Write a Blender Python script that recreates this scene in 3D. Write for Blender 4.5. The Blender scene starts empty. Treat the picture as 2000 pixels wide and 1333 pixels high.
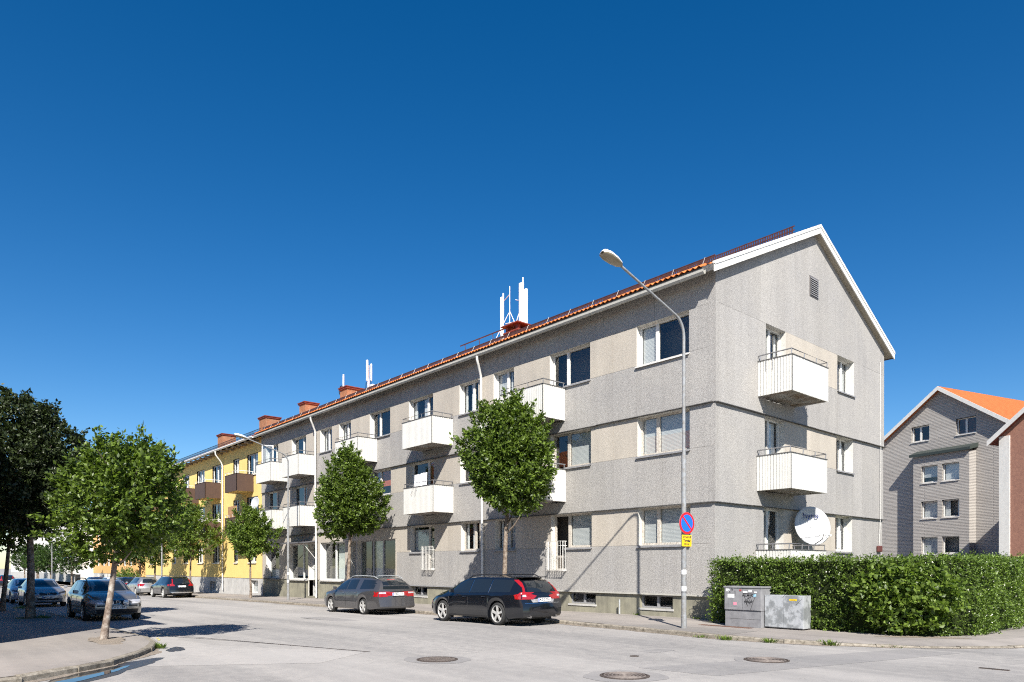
import bpy, bmesh, math, random
import numpy as np
from mathutils import Vector, Matrix
from mathutils.bvhtree import BVHTree

S = bpy.context.scene
COL = S.collection
random.seed(7)

# ------------------------------------------------------------------ camera
# World frame: +X runs along the street to the right, the grey block's street front is y = 0, its gable is x = 0.
cam = bpy.data.cameras.new('camera')
cam.sensor_width = 36.0
cam.lens = 24.66
cam.shift_y = 0.2208
cam.clip_end = 3000
camo = bpy.data.objects.new('camera', cam)
COL.objects.link(camo)
camo.location = (12.34, -19.17, 1.75)
camo.rotation_euler = (math.radians(90), 0, math.radians(48.9))
S.camera = camo

# ------------------------------------------------------------------ sky, sun, exposure
SUN_EL = 41.0
SUN_DIR = Vector((0.787, -0.616, 0)).normalized()          # horizontal direction towards the sun
w = bpy.data.worlds.new('World')
S.world = w
w.use_nodes = True
nt = w.node_tree
nt.nodes.clear()
wo = nt.nodes.new('ShaderNodeOutputWorld')
bg = nt.nodes.new('ShaderNodeBackground')
sky = nt.nodes.new('ShaderNodeTexSky')
sky.sky_type = 'NISHITA'
sky.sun_disc = False
sky.sun_elevation = math.radians(SUN_EL)
sky.sun_rotation = math.atan2(SUN_DIR.x, SUN_DIR.y)
sky.altitude = 1500
sky.air_density = 1.0
sky.dust_density = 1.0
sky.ozone_density = 1.0
hs = nt.nodes.new('ShaderNodeHueSaturation')
hs.inputs['Hue'].default_value = .503
hs.inputs['Saturation'].default_value = 1.46
nt.links.new(sky.outputs[0], hs.inputs['Color'])
nt.links.new(hs.outputs[0], bg.inputs[0])
bg.inputs[1].default_value = 0.073
nt.links.new(bg.outputs[0], wo.inputs[0])
sl = bpy.data.lights.new('sun', 'SUN')
sl.energy = 5.0
sl.angle = math.radians(0.5)
sl.color = (1.0, 0.95, 0.87)
so = bpy.data.objects.new('sun', sl)
COL.objects.link(so)
tosun = Vector((SUN_DIR.x * math.cos(math.radians(SUN_EL)), SUN_DIR.y * math.cos(math.radians(SUN_EL)), math.sin(math.radians(SUN_EL))))
so.rotation_euler = tosun.to_track_quat('Z', 'Y').to_euler()
so.location = (20, -40, 40)
S.view_settings.view_transform = 'Standard'
S.view_settings.look = 'None'
S.view_settings.exposure = 0.9
S.view_settings.gamma = 1.0
S.view_settings.use_curve_mapping = False
S.cycles.use_denoising = False
S.cycles.filter_width = 1.1
S.cycles.max_bounces = 6
S.cycles.diffuse_bounces = 3
S.cycles.sample_clamp_indirect = 0.8
S.cycles.use_light_tree = False
S.cycles.use_adaptive_sampling = False
S.cycles.caustics_reflective = False
S.cycles.caustics_refractive = False
S.cycles.blur_glossy = 1.0

# ------------------------------------------------------------------ helpers
def tag(o, label=None, cat=None, group=None, kind=None):
    if label: o['label'] = label
    if cat: o['category'] = cat
    if group: o['group'] = group
    if kind: o['kind'] = kind
    return o

def empty(name, loc=(0, 0, 0), rz=0.0):
    o = bpy.data.objects.new(name, None)
    COL.objects.link(o)
    o.location = loc
    o.rotation_euler = (0, 0, rz)
    return o

def fix_normals(me):
    bm = bmesh.new(); bm.from_mesh(me)
    bmesh.ops.recalc_face_normals(bm, faces=bm.faces)
    bm.to_mesh(me); bm.free()

def link(name, me, mat, parent=None):
    o = bpy.data.objects.new(name, me)
    COL.objects.link(o)
    if mat is not None and len(me.materials) == 0:
        me.materials.append(mat)
    if parent is not None: o.parent = parent
    return o

class MB:
    def __init__(s): s.v = []; s.f = []
    def box(s, x0, x1, y0, y1, z0, z1):
        n = len(s.v)
        s.v += [(x0,y0,z0),(x1,y0,z0),(x1,y1,z0),(x0,y1,z0),(x0,y0,z1),(x1,y0,z1),(x1,y1,z1),(x0,y1,z1)]
        s.f += [(n,n+3,n+2,n+1),(n+4,n+5,n+6,n+7),(n,n+1,n+5,n+4),(n+1,n+2,n+6,n+5),(n+2,n+3,n+7,n+6),(n+3,n,n+4,n+7)]
        return s
    def hexa(s, p):                       # 8 points: bottom ring, top ring
        n = len(s.v); s.v += [tuple(q) for q in p]
        s.f += [(n,n+3,n+2,n+1),(n+4,n+5,n+6,n+7),(n,n+1,n+5,n+4),(n+1,n+2,n+6,n+5),(n+2,n+3,n+7,n+6),(n+3,n,n+4,n+7)]
        return s
    def poly(s, p):
        n = len(s.v); s.v += [tuple(q) for q in p]; s.f.append(tuple(range(n, n+len(p)))); return s
    def extrude(s, prof, dirv):           # closed profile (3d points) swept along a vector
        n = len(s.v); k = len(prof); d = Vector(dirv)
        s.v += [tuple(q) for q in prof] + [tuple(Vector(q)+d) for q in prof]
        for i in range(k):
            j = (i+1) % k
            s.f.append((n+i, n+j, n+k+j, n+k+i))
        s.f.append(tuple(range(n+k-1, n-1, -1))); s.f.append(tuple(range(n+k, n+2*k)))
        return s
    def tube(s, path, r, n=8, cap=True):
        path = [Vector(p) for p in path]
        rs = r if isinstance(r, (list, tuple)) else [r]*len(path)
        base = len(s.v); prev = None
        for i, p in enumerate(path):
            if i == 0: t = path[1]-p
            elif i == len(path)-1: t = p-path[i-1]
            else: t = (path[i+1]-p).normalized() + (p-path[i-1]).normalized()
            t.normalize()
            if prev is None:
                a = Vector((0,0,1)) if abs(t.z) < .9 else Vector((1,0,0))
                q = t.cross(a).normalized()
            else:
                q = (prev - t*prev.dot(t)).normalized()
            prev = q; b = t.cross(q)
            for k in range(n):
                an = 2*math.pi*k/n
                s.v.append(tuple(p + (q*math.cos(an)+b*math.sin(an))*rs[i]))
        for i in range(len(path)-1):
            for k in range(n):
                j = (k+1) % n
                s.f.append((base+i*n+k, base+i*n+j, base+(i+1)*n+j, base+(i+1)*n+k))
        if cap:
            s.f.append(tuple(base+k for k in range(n))); s.f.append(tuple(base+(len(path)-1)*n+k for k in range(n)))
        return s
    def lathe(s, prof, c=(0,0,0), ax='z', n=20):   # prof: (radius, height)
        base = len(s.v)
        for (r, h) in prof:
            for k in range(n):
                a = 2*math.pi*k/n; x, y = r*math.cos(a), r*math.sin(a)
                p = {'z': (x, y, h), 'x': (h, x, y), 'y': (x, h, y)}[ax]
                s.v.append((p[0]+c[0], p[1]+c[1], p[2]+c[2]))
        for i in range(len(prof)-1):
            for k in range(n):
                j = (k+1) % n
                s.f.append((base+i*n+k, base+i*n+j, base+(i+1)*n+j, base+(i+1)*n+k))
        s.f.append(tuple(base+k for k in range(n))); s.f.append(tuple(base+(len(prof)-1)*n+k for k in range(n)))
        return s
    def mesh(s, name, smooth=None):
        me = bpy.data.meshes.new(name)
        me.from_pydata(s.v, [], s.f); me.update()
        fix_normals(me)
        if smooth is not None:
            me.polygons.foreach_set('use_smooth', [True]*len(me.polygons))
            me.set_sharp_from_angle(angle=math.radians(smooth))
        return me
    def build(s, name, mat, parent=None, smooth=None):
        return link(name, s.mesh(name, smooth), mat, parent)

def bevel(o, wdt=.01, seg=2):
    m = o.modifiers.new('bevel', 'BEVEL'); m.width = wdt; m.segments = seg; m.limit_method = 'ANGLE'
    return o

def text_mesh(body, size, mat, name, parent, M, extrude=.001, align='CENTER', space=1.0, bold=0.0):
    c = bpy.data.curves.new('txt', 'FONT')
    c.body = body; c.size = size; c.align_x = align; c.align_y = 'CENTER'; c.extrude = extrude; c.offset = bold
    c.space_character = space; c.resolution_u = 2
    t = bpy.data.objects.new('txt', c); COL.objects.link(t)
    dg = bpy.context.evaluated_depsgraph_get()
    me = bpy.data.meshes.new_from_object(t.evaluated_get(dg))
    bpy.data.objects.remove(t); bpy.data.curves.remove(c)
    me.transform(M)
    me.materials.clear()
    return link(name, me, mat, parent)

def g(x):                                  # the street falls gently to the left
    t = max(0.0, min(66.0, -x-2.0))
    return -0.0100*t*min(1.0, t/6.0) if t < 6 else -0.0100*(t-0.0)

# ------------------------------------------------------------------ materials
MATS = {}
def mat(name, col=(.5,.5,.5), rough=.6, metal=0.0, spec=.5, coat=0.0):
    m = bpy.data.materials.new(name); m.use_nodes = True
    b = m.node_tree.nodes['Principled BSDF']
    b.inputs['Base Color'].default_value = (*col, 1); b.inputs['Roughness'].default_value = rough
    b.inputs['Metallic'].default_value = metal; b.inputs['Specular IOR Level'].default_value = spec
    b.inputs['Coat Weight'].default_value = coat; b.inputs['Coat Roughness'].default_value = .04
    MATS[name] = m
    return m
def N(m, t, **kw):
    n = m.node_tree.nodes.new(t)
    for k, val in kw.items():
        if k in n.inputs: n.inputs[k].default_value = val
        else: setattr(n, k, val)
    return n
def L(m, a, b): m.node_tree.links.new(a, b)
def ramp(m, fac, stops):
    r = N(m, 'ShaderNodeValToRGB'); L(m, fac, r.inputs[0])
    e = r.color_ramp.elements
    while len(e) < len(stops): e.new(.5)
    for i, (p, c) in enumerate(stops):
        e[i].position = p; e[i].color = (*c, 1) if len(c) == 3 else c
    return r.outputs[0]
def mixc(m, fac, a, b, mode='MIX'):
    n = N(m, 'ShaderNodeMix', data_type='RGBA', blend_type=mode)
    for i, x in ((0, fac), (6, a), (7, b)):
        if hasattr(x, 'is_output'): L(m, x, n.inputs[i])
        elif isinstance(x, tuple): n.inputs[i].default_value = (*x, 1)
        else: n.inputs[i].default_value = x
    return n.outputs[2]
def coords(m, scale=(1,1,1), kind='Object'):
    tc = N(m, 'ShaderNodeTexCoord'); mp = N(m, 'ShaderNodeMapping'); mp.inputs['Scale'].default_value = scale; mp.inputs['Rotation'].default_value = (.37, .61, .23) if kind == 'Object' else (0, 0, 0); mp.inputs['Location'].default_value = (.371, .617, .233)
    L(m, tc.outputs[kind], mp.inputs[0]); return mp.outputs[0]
def noise(m, scale, detail=3, rough=.55, vec=None):
    n = N(m, 'ShaderNodeTexNoise', Scale=scale, Detail=detail, Roughness=rough)
    if vec is None: vec = coords(m)
    L(m, vec, n.inputs['Vector']); return n.outputs[0]
def bsdf(m): return m.node_tree.nodes['Principled BSDF']
def bump(m, h, strength=.3, dist=.01):
    b = N(m, 'ShaderNodeBump'); b.inputs['Strength'].default_value = strength; b.inputs['Distance'].default_value = dist
    L(m, h, b.inputs['Height']); L(m, b.outputs[0], bsdf(m).inputs['Normal'])
def rnd_scale(m, col, lo=.92, hi=1.05):    # tone differs a little from panel to panel
    oi = N(m, 'ShaderNodeObjectInfo'); mr = N(m, 'ShaderNodeMapRange'); mr.inputs[3].default_value = lo; mr.inputs[4].default_value = hi
    L(m, oi.outputs['Random'], mr.inputs[0])
    cb = N(m, 'ShaderNodeCombineColor')
    for i in range(3): L(m, mr.outputs[0], cb.inputs[i])
    return mixc(m, 1.0, col, cb.outputs[0], 'MULTIPLY')

def pebble(name, c0, c1, c2):
    m = mat(name, rough=.9, spec=.2)
    fine = noise(m, 46, 2, .7)
    c = ramp(m, fine, [(.34, c0), (.5, c1), (.66, c2)])
    big = noise(m, .55, 4, .6)
    st = noise(m, 1.0, 4, .65, coords(m, (2.6, 2.6, .16)))
    dirt = ramp(m, st, [(.34, (.93,.925,.915)), (.58, (1.01,1.008,1.0))])
    c = mixc(m, 1.0, c, dirt, 'MULTIPLY')
    c = mixc(m, 1.0, c, ramp(m, big, [(.3, (.93,.93,.94)), (.7, (1.05,1.04,1.02))]), 'MULTIPLY')
    c = rnd_scale(m, c, .955, 1.04)
    L(m, c, bsdf(m).inputs['Base Color']); bump(m, fine, .55, .012)
    return m
M_GREY = pebble('pebbledash_grey', (.215,.208,.200), (.330,.320,.309), (.468,.455,.439))
M_BEIGE = pebble('pebbledash_beige', (.34,.31,.266), (.425,.389,.34), (.52,.48,.424))

def stained(name, col, rough=.7, amt=.25, scale=3.0, col2=None, bumpy=.1, spec=.3, rnd=False):
    m = mat(name, col, rough, spec=spec)
    n1 = noise(m, scale, 5, .62)
    c2 = col2 or tuple(x*(1-amt) for x in col)
    c = ramp(m, n1, [(.32, c2), (.6, col)])
    st = noise(m, 1.4, 4, .6, coords(m, (5, 5, .35)))
    c = mixc(m, .7, c, ramp(m, st, [(.3, tuple(1-amt*.8 for _ in range(3))), (.6, (1,1,1))]), 'MULTIPLY')
    if rnd: c = rnd_scale(m, c, .85, 1.1)
    L(m, c, bsdf(m).inputs['Base Color'])
    if bumpy: bump(m, noise(m, scale*18, 3, .6), bumpy, .006)
    return m
M_PLINTH = stained('plinth_render', (.30,.285,.215), .9, .35, 1.6, (.20,.19,.15), .4)
M_WHITE = stained('white_paint', (.68,.665,.63), .55, .10, 6)
M_REVEAL = stained('reveal_paint', (.66,.64,.59), .7, .14, 7)
M_RIB = stained('white_sheet_metal', (.62,.61,.575), .45, .06, 2.5, bumpy=0, spec=.4)
M_FRAME = stained('window_frame_paint', (.72,.70,.66), .5, .12, 9, bumpy=.05)
M_OLDWOOD = stained('worn_frame_paint', (.62,.58,.52), .7, .35, 22, (.36,.31,.25), .2)
M_SOFFIT = stained('soffit_board', (.44,.39,.32), .8, .15, 3)
M_GUTTER = stained('gutter_metal', (.46,.445,.40), .5, .12, 5, bumpy=0)
M_FLASH = stained('flashing_dark', (.16,.155,.15), .55, .45, 16, (.06,.06,.06), .15)
M_SILL = stained('sill_metal', (.30,.30,.31), .45, .25, 10)
M_SLAB = stained('slab_concrete', (.40,.39,.37), .9, .5, 2.2, (.24,.17,.12), .3)
M_RAIL = mat('rail_steel', (.27,.27,.28), .45, .6)
M_RAILW = mat('rail_white', (.68,.67,.64), .5)
M_DARK = mat('interior_dark', (.035,.033,.03), .9, spec=.1)
M_CORE = mat('interior_wall', (.17,.15,.13), .9, spec=.1)
M_CONC = stained('concrete_light', (.50,.49,.47), .9, .2, 2.0)
M_YELLOW = stained('yellow_render', (.78,.565,.205), .9, .08, 1.2, bumpy=.25)
M_BROWN = stained('brown_sheet', (.085,.052,.040), .6, .1, 3, bumpy=0)
M_ORANGE_R = stained('orange_render', (.72,.42,.17), .9, .08, 1.2)
M_WHITE_R = stained('white_render', (.74,.72,.69), .9, .08, .8)
M_PINK_R = stained('red_render', (.34,.175,.125), .95, .12, 6, (.27,.135,.10), .9)
M_REDMETAL = stained('red_sheet_metal', (.20,.048,.032), .55, .2, 5, bumpy=0)
M_SNOW = stained('snow_guard_metal', (.085,.04,.038), .55, .3, 8, bumpy=0)
M_BRACK = mat('bracket_grey', (.20,.185,.18), .5, .3)
M_GALV = stained('galvanised_steel', (.40,.42,.43), .42, .22, 7, (.27,.28,.29), .05, .5)
M_POLE = stained('pole_galvanised', (.27,.285,.30), .5, .25, 12, (.20,.19,.175), .08, .4)
M_LAMPW = mat('lamp_white', (.78,.78,.76), .4)
M_LENS = mat('lamp_lens', (.26,.22,.15), .25, spec=.6)
M_STRIPE = mat('reflective_band', (.85,.85,.85), .4)
M_ANT = mat('antenna_white', (.80,.80,.78), .45)
M_BLACK = mat('black_plastic', (.018,.018,.02), .45)
M_DISH = mat('dish_paint', (.43,.44,.45), .4)
M_NAVY = mat('navy_print', (.02,.03,.14), .6)
M_CLOTH = mat('white_cloth', (.78,.78,.80), .9)
M_WOODP = stained('wood_privacy_screen', (.42,.24,.12), .8, .3, 8)

def m_glass(name, tint, refl):
    m = mat(name); nt = m.node_tree; nt.nodes.remove(bsdf(m))
    tr = N(m, 'ShaderNodeBsdfTransparent'); tr.inputs[0].default_value = (*tint, 1)
    gl = N(m, 'ShaderNodeBsdfGlossy'); gl.inputs['Roughness'].default_value = .015; gl.inputs[0].default_value = (.95,.97,1,1)
    lw = N(m, 'ShaderNodeLayerWeight'); lw.inputs[0].default_value = .5
    fr = N(m, 'ShaderNodeMath', operation='POWER'); fr.inputs[1].default_value = 4.0
    L(m, lw.outputs['Facing'], fr.inputs[0])
    nz = N(m, 'ShaderNodeTexNoise', Scale=.8, Detail=1.0); L(m, coords(m), nz.inputs['Vector'])
    bp = N(m, 'ShaderNodeBump'); bp.inputs['Strength'].default_value = .06; bp.inputs['Distance'].default_value = .05
    L(m, nz.outputs[0], bp.inputs['Height']); L(m, bp.outputs[0], gl.inputs['Normal'])
    mr = N(m, 'ShaderNodeMath', operation='MULTIPLY_ADD'); mr.inputs[1].default_value = refl; mr.inputs[2].default_value = .09; mr.use_clamp = True
    L(m, fr.outputs[0], mr.inputs[0])
    mx = N(m, 'ShaderNodeMixShader'); L(m, mr.outputs[0], mx.inputs[0]); L(m, tr.outputs[0], mx.inputs[1]); L(m, gl.outputs[0], mx.inputs[2])
    L(m, mx.outputs[0], nt.nodes['Material Output'].inputs[0])
    return m
M_GLASS = m_glass('window_glass', (.88,.91,.92), .95)
M_SHOPG = m_glass('shop_glass', (.85,.90,.88), .9)
M_CARG = m_glass('car_glass', (.30,.34,.35), .95)

def m_blind(name, c0, c1, scale):
    m = mat(name, rough=.6)
    wv = N(m, 'ShaderNodeTexWave', bands_direction='Z', Scale=scale); L(m, N(m, 'ShaderNodeTexCoord').outputs['Object'], wv.inputs['Vector'])
    L(m, ramp(m, wv.outputs[0], [(.1, c0), (.6, c1)]), bsdf(m).inputs['Base Color'])
    return m
M_BLIND = m_blind('blind_slats', (.38,.39,.39), (.62,.62,.60), 7)
M_SHEET_O = m_blind('sheet_orange', (.42,.09,.03), (.58,.16,.06), 5)
M_CURT = m_blind('curtain_white', (.62,.62,.60), (.74,.74,.72), 1.5)
M_CURT.node_tree.nodes['Wave Texture'].bands_direction = 'X'; M_CURT.node_tree.nodes['Wave Texture'].inputs['Scale'].default_value = 5

def m_brick(name, c1, c2, mortar, sx, sy, vert_axis=True):
    m = mat(name, rough=.9, spec=.2)
    tc = N(m, 'ShaderNodeTexCoord'); sp = N(m, 'ShaderNodeSeparateXYZ'); L(m, tc.outputs['Object'], sp.inputs[0])
    ad = N(m, 'ShaderNodeMath', operation='ADD'); L(m, sp.outputs[0], ad.inputs[0]); L(m, sp.outputs[1], ad.inputs[1])
    cb = N(m, 'ShaderNodeCombineXYZ'); L(m, ad.outputs[0], cb.inputs[0]); L(m, sp.outputs[2], cb.inputs[1])
    br = N(m, 'ShaderNodeTexBrick'); br.inputs['Color1'].default_value = (*c1, 1); br.inputs['Color2'].default_value = (*c2, 1)
    br.inputs['Mortar'].default_value = (*mortar, 1); br.inputs['Scale'].default_value = 1.0; br.inputs['Brick Width'].default_value = sx
    br.inputs['Row Height'].default_value = sy; br.inputs['Mortar Size'].default_value = .008; br.inputs['Mortar Smooth'].default_value = .2
    L(m, cb.outputs[0], br.inputs['Vector'])
    c = mixc(m, .6, br.outputs[0], ramp(m, noise(m, 3, 4), [(.3, (.75,.75,.75)), (.7, (1.1,1.1,1.1))]), 'MULTIPLY')
    L(m, c, bsdf(m).inputs['Base Color'])
    inv = N(m, 'ShaderNodeMath', operation='SUBTRACT'); inv.inputs[0].default_value = 1; L(m, br.outputs[1], inv.inputs[1])
    bump(m, inv.outputs[0], .6, .01)
    return m
M_BRICK = m_brick('chimney_brick', (.31,.13,.065), (.38,.17,.085), (.30,.23,.17), .25, .08)

def m_siding():                                # thin grey cladding courses, each with its own tone and darker joint line
    m = mat('grey_cladding', rough=.8, spec=.25)
    tc = N(m, 'ShaderNodeTexCoord'); sp = N(m, 'ShaderNodeSeparateXYZ'); L(m, tc.outputs['Object'], sp.inputs[0])
    ad = N(m, 'ShaderNodeMath', operation='ADD'); L(m, sp.outputs[0], ad.inputs[0]); L(m, sp.outputs[1], ad.inputs[1])
    cb = N(m, 'ShaderNodeCombineXYZ'); L(m, ad.outputs[0], cb.inputs[0]); L(m, sp.outputs[2], cb.inputs[1])
    br = N(m, 'ShaderNodeTexBrick'); br.inputs['Color1'].default_value = (.36,.335,.31,1); br.inputs['Color2'].default_value = (.42,.395,.365,1)
    br.inputs['Mortar'].default_value = (.315,.295,.275,1); br.inputs['Scale'].default_value = 1; br.inputs['Brick Width'].default_value = 9
    br.inputs['Row Height'].default_value = .12; br.inputs['Mortar Size'].default_value = .028; br.inputs['Mortar Smooth'].default_value = .6
    L(m, cb.outputs[0], br.inputs['Vector'])
    L(m, br.outputs[0], bsdf(m).inputs['Base Color'])
    inv = N(m, 'ShaderNodeMath', operation='SUBTRACT'); inv.inputs[0].default_value = 1; L(m, br.outputs[1], inv.inputs[1])
    bump(m, inv.outputs[0], .8, .04)
    return m
M_SIDING = m_siding()

def m_tile():
    m = mat('clay_tile', rough=.8, spec=.25)
    n1 = noise(m, 9, 4)
    c = ramp(m, n1, [(.3, (.42,.115,.03)), (.65, (.62,.19,.055))])
    c = rnd_scale(m, c, .75, 1.12)
    L(m, c, bsdf(m).inputs['Base Color']); bump(m, n1, .2, .01)
    return m
M_TILE = m_tile()
def m_rooftile():
    m = mat('roof_tiles_far', rough=.8, spec=.25)
    tc = N(m, 'ShaderNodeTexCoord'); 
    br = N(m, 'ShaderNodeTexBrick', offset=0.0); br.inputs['Color1'].default_value = (.45,.125,.035,1); br.inputs['Color2'].default_value = (.51,.15,.045,1)
    br.inputs['Mortar'].default_value = (.33,.09,.02,1); br.inputs['Scale'].default_value = 1; br.inputs['Brick Width'].default_value = .26
    br.inputs['Row Height'].default_value = .3; br.inputs['Mortar Size'].default_value = .03; br.inputs['Mortar Smooth'].default_value = 1.0
    L(m, tc.outputs['UV'], br.inputs['Vector']); L(m, br.outputs[0], bsdf(m).inputs['Base Color'])
    inv = N(m, 'ShaderNodeMath', operation='SUBTRACT'); inv.inputs[0].default_value = 1; L(m, br.outputs[1], inv.inputs[1])
    bump(m, inv.outputs[0], .8, .05)
    return m
M_ROOFFAR = m_rooftile()

def m_asphalt(name, base, worn, patch, scale=1.0):
    m = mat(name, rough=.92, spec=.25)
    gr = noise(m, 95*scale, 2, .7)
    c = ramp(m, gr, [(.30, tuple(x*.74 for x in base)), (.5, base), (.72, tuple(min(.6, x*1.28) for x in base))])
    mid = noise(m, 4.5, 5, .65)
    c = mixc(m, 1, c, ramp(m, mid, [(.3, (.82,.82,.83)), (.7, (1.10,1.09,1.07))]), 'MULTIPLY')
    big = noise(m, .22, 5, .6)
    c = mixc(m, ramp(m, big, [(.40, (0,0,0)), (.58, (.8,.8,.8))]), c, worn)
    lane = noise(m, .8, 3, .55, coords(m, (.05, 1.0, 1)))
    c = mixc(m, 1, c, ramp(m, lane, [(.34, patch), (.56, (1.04,1.03,1.02))]), 'MULTIPLY')
    vo = N(m, 'ShaderNodeTexVoronoi', feature='DISTANCE_TO_EDGE', Scale=.33)
    wn = N(m, 'ShaderNodeTexNoise', Scale=1.6, Detail=4.0); L(m, coords(m), wn.inputs['Vector'])
    vm = N(m, 'ShaderNodeVectorMath', operation='ADD'); tcx = coords(m); L(m, tcx, vm.inputs[0]); L(m, wn.outputs['Color'], vm.inputs[1])
    L(m, vm.outputs[0], vo.inputs['Vector'])
    cr = ramp(m, vo.outputs['Distance'], [(.0, (.72,.72,.72)), (.006, (1,1,1))])
    c = mixc(m, .55, c, cr, 'MULTIPLY')
    L(m, c, bsdf(m).inputs['Base Color']); bump(m, gr, .3, .006)
    return m
M_ROAD = m_asphalt('road_asphalt', (.315,.303,.291), (.355,.340,.324), (.80,.80,.805))
M_WALK = m_asphalt('sidewalk_asphalt', (.27,.25,.235), (.315,.288,.265), (.84,.835,.83))
M_KERB = stained('granite_kerb', (.33,.295,.245), .95, .45, 11, (.16,.14,.11), .8, .2, rnd=True)
M_GRAVEL = stained('gravel', (.33,.28,.23), .95, .4, 40, (.17,.14,.11), .9)
M_LAWN = stained('lawn_soil', (.11,.13,.04), .95, .4, 6, (.16,.12,.06), .6)
M_IRON = stained('cast_iron', (.085,.065,.055), .6, .35, 18, (.05,.04,.035), .2, .4)
M_IRONW = stained('cast_iron_worn', (.20,.17,.15), .5, .3, 14, (.12,.10,.09), .2, .4)
M_WET = mat('wet_asphalt', (.05,.045,.042), .35)
M_WATER = mat('puddle_water', (.02,.022,.025), .02, spec=.7)
M_RUSTP = stained('rusty_plate', (.16,.085,.06), .8, .3, 8)

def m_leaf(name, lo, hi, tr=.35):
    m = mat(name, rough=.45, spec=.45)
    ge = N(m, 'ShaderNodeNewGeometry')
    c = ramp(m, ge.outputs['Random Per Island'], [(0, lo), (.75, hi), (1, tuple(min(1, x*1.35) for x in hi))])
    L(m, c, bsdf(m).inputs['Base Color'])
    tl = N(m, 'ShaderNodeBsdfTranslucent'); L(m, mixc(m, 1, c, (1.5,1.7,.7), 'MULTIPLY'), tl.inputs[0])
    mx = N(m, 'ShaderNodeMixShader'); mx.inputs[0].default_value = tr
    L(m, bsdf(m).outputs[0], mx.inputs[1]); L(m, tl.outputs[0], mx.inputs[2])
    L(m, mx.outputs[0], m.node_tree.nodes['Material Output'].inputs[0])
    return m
M_LEAF = m_leaf('leaf_green', (.028,.052,.009), (.118,.175,.024), .30)
M_LEAF2 = m_leaf('leaf_light', (.055,.095,.015), (.14,.20,.032))
M_LEAFD = m_leaf('leaf_dark', (.020,.042,.010), (.055,.10,.022))
M_LEAFX = m_leaf('leaf_very_dark', (.013,.020,.007), (.038,.056,.018), .18)  # darkness of the tall left tree is put into the leaf colour
M_LEAFH = m_leaf('leaf_hedge', (.040,.075,.010), (.125,.19,.028), .25)
M_PETAL = mat('white_petal', (.80,.80,.68), .7)
M_YPETAL = mat('yellow_petal', (.75,.60,.02), .7)
def m_bark():
    m = mat('bark', rough=.95, spec=.15)
    n1 = noise(m, 7, 5, .7, coords(m, (1, 1, .8)))
    L(m, ramp(m, n1, [(.32, (.07,.05,.038)), (.5, (.20,.155,.12)), (.68, (.36,.32,.27))]), bsdf(m).inputs['Base Color'])
    bump(m, n1, .8, .03); return m
M_BARK = m_bark()
M_BARKP = m_bark(); M_BARKP.name = 'bark_pale'
for e_, c_ in zip([n for n in M_BARKP.node_tree.nodes if n.type == 'VALTORGB'][0].color_ramp.elements, ((.09,.065,.05), (.22,.175,.145), (.40,.37,.33))): e_.color = (*c_, 1)
def paint(name, col, metal=.35, rough=.32):
    m = mat(name, col, rough, metal, .5, 1.0)
    d = noise(m, 2.5, 4); mr = N(m, 'ShaderNodeMapRange'); mr.inputs[3].default_value = rough*.8; mr.inputs[4].default_value = rough*1.5
    L(m, d, mr.inputs[0]); L(m, mr.outputs[0], bsdf(m).inputs['Roughness'])
    return m
P_BLACK = paint('paint_black', (.006,.007,.010), .0, .18)
P_GREY = paint('paint_grey', (.10,.097,.10), .6)
P_CHAMP = paint('paint_champagne', (.30,.285,.265), .7)
P_SILVER = paint('paint_silver', (.42,.42,.42), .7)
P_WHITE = paint('paint_white', (.62,.63,.65), .1)
P_BLUE = paint('paint_blue', (.02,.03,.06), .4)
M_TYRE = mat('tyre_rubber', (.022,.022,.022), .85)
M_RIM = mat('alloy_rim', (.62,.61,.59), .38, .45)
M_CHROME = mat('chrome', (.65,.65,.66), .18, 1.0)
M_TAIL = mat('tail_lamp_red', (.30,.008,.010), .18, spec=.6, coat=1)
M_CLEAR = mat('lamp_clear', (.60,.60,.62), .12, .3, coat=1)
M_PLATE = mat('plate_white', (.75,.75,.75), .5)
M_PBLUE = mat('plate_blue', (.03,.10,.45), .5)
M_INK = mat('black_ink', (.02,.02,.022), .7)
M_SRED = mat('sign_red', (.55,.012,.02), .45)
M_SBLUE = mat('sign_blue', (.01,.13,.62), .45)
M_SYEL = mat('sign_yellow', (.80,.52,.01), .5)
M_SGREY = mat('sign_back', (.33,.34,.35), .5, .5)

# ================================================================== ground, road, pavements
def strip_mesh(name, xs, y0f, y1f, zf, m, kind='structure'):
    mb = MB()
    for i in range(len(xs)-1):
        a, b = xs[i], xs[i+1]
        mb.poly([(a, y0f(a), zf(a)), (b, y0f(b), zf(b)), (b, y1f(b), zf(b)), (a, y1f(a), zf(a))])
    me = bpy.data.meshes.new(name); me.from_pydata(mb.v, [], mb.f); me.update()
    bm = bmesh.new(); bm.from_mesh(me); bmesh.ops.remove_doubles(bm, verts=bm.verts, dist=.0005)
    bmesh.ops.recalc_face_normals(bm, faces=bm.faces)
    if bm.faces and sum(f.normal.z for f in bm.faces) < 0: bmesh.ops.reverse_faces(bm, faces=bm.faces)
    bm.to_mesh(me); bm.free()
    return tag(link(name, me, m), kind=kind)

XS = [600, 60, 8, 0, -2] + [-2-2*i for i in range(1, 34)] + [-90, -130, -200, -400, -1200]
strip_mesh('road', XS, lambda x: -700, lambda x: 900, g, M_ROAD)

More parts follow.
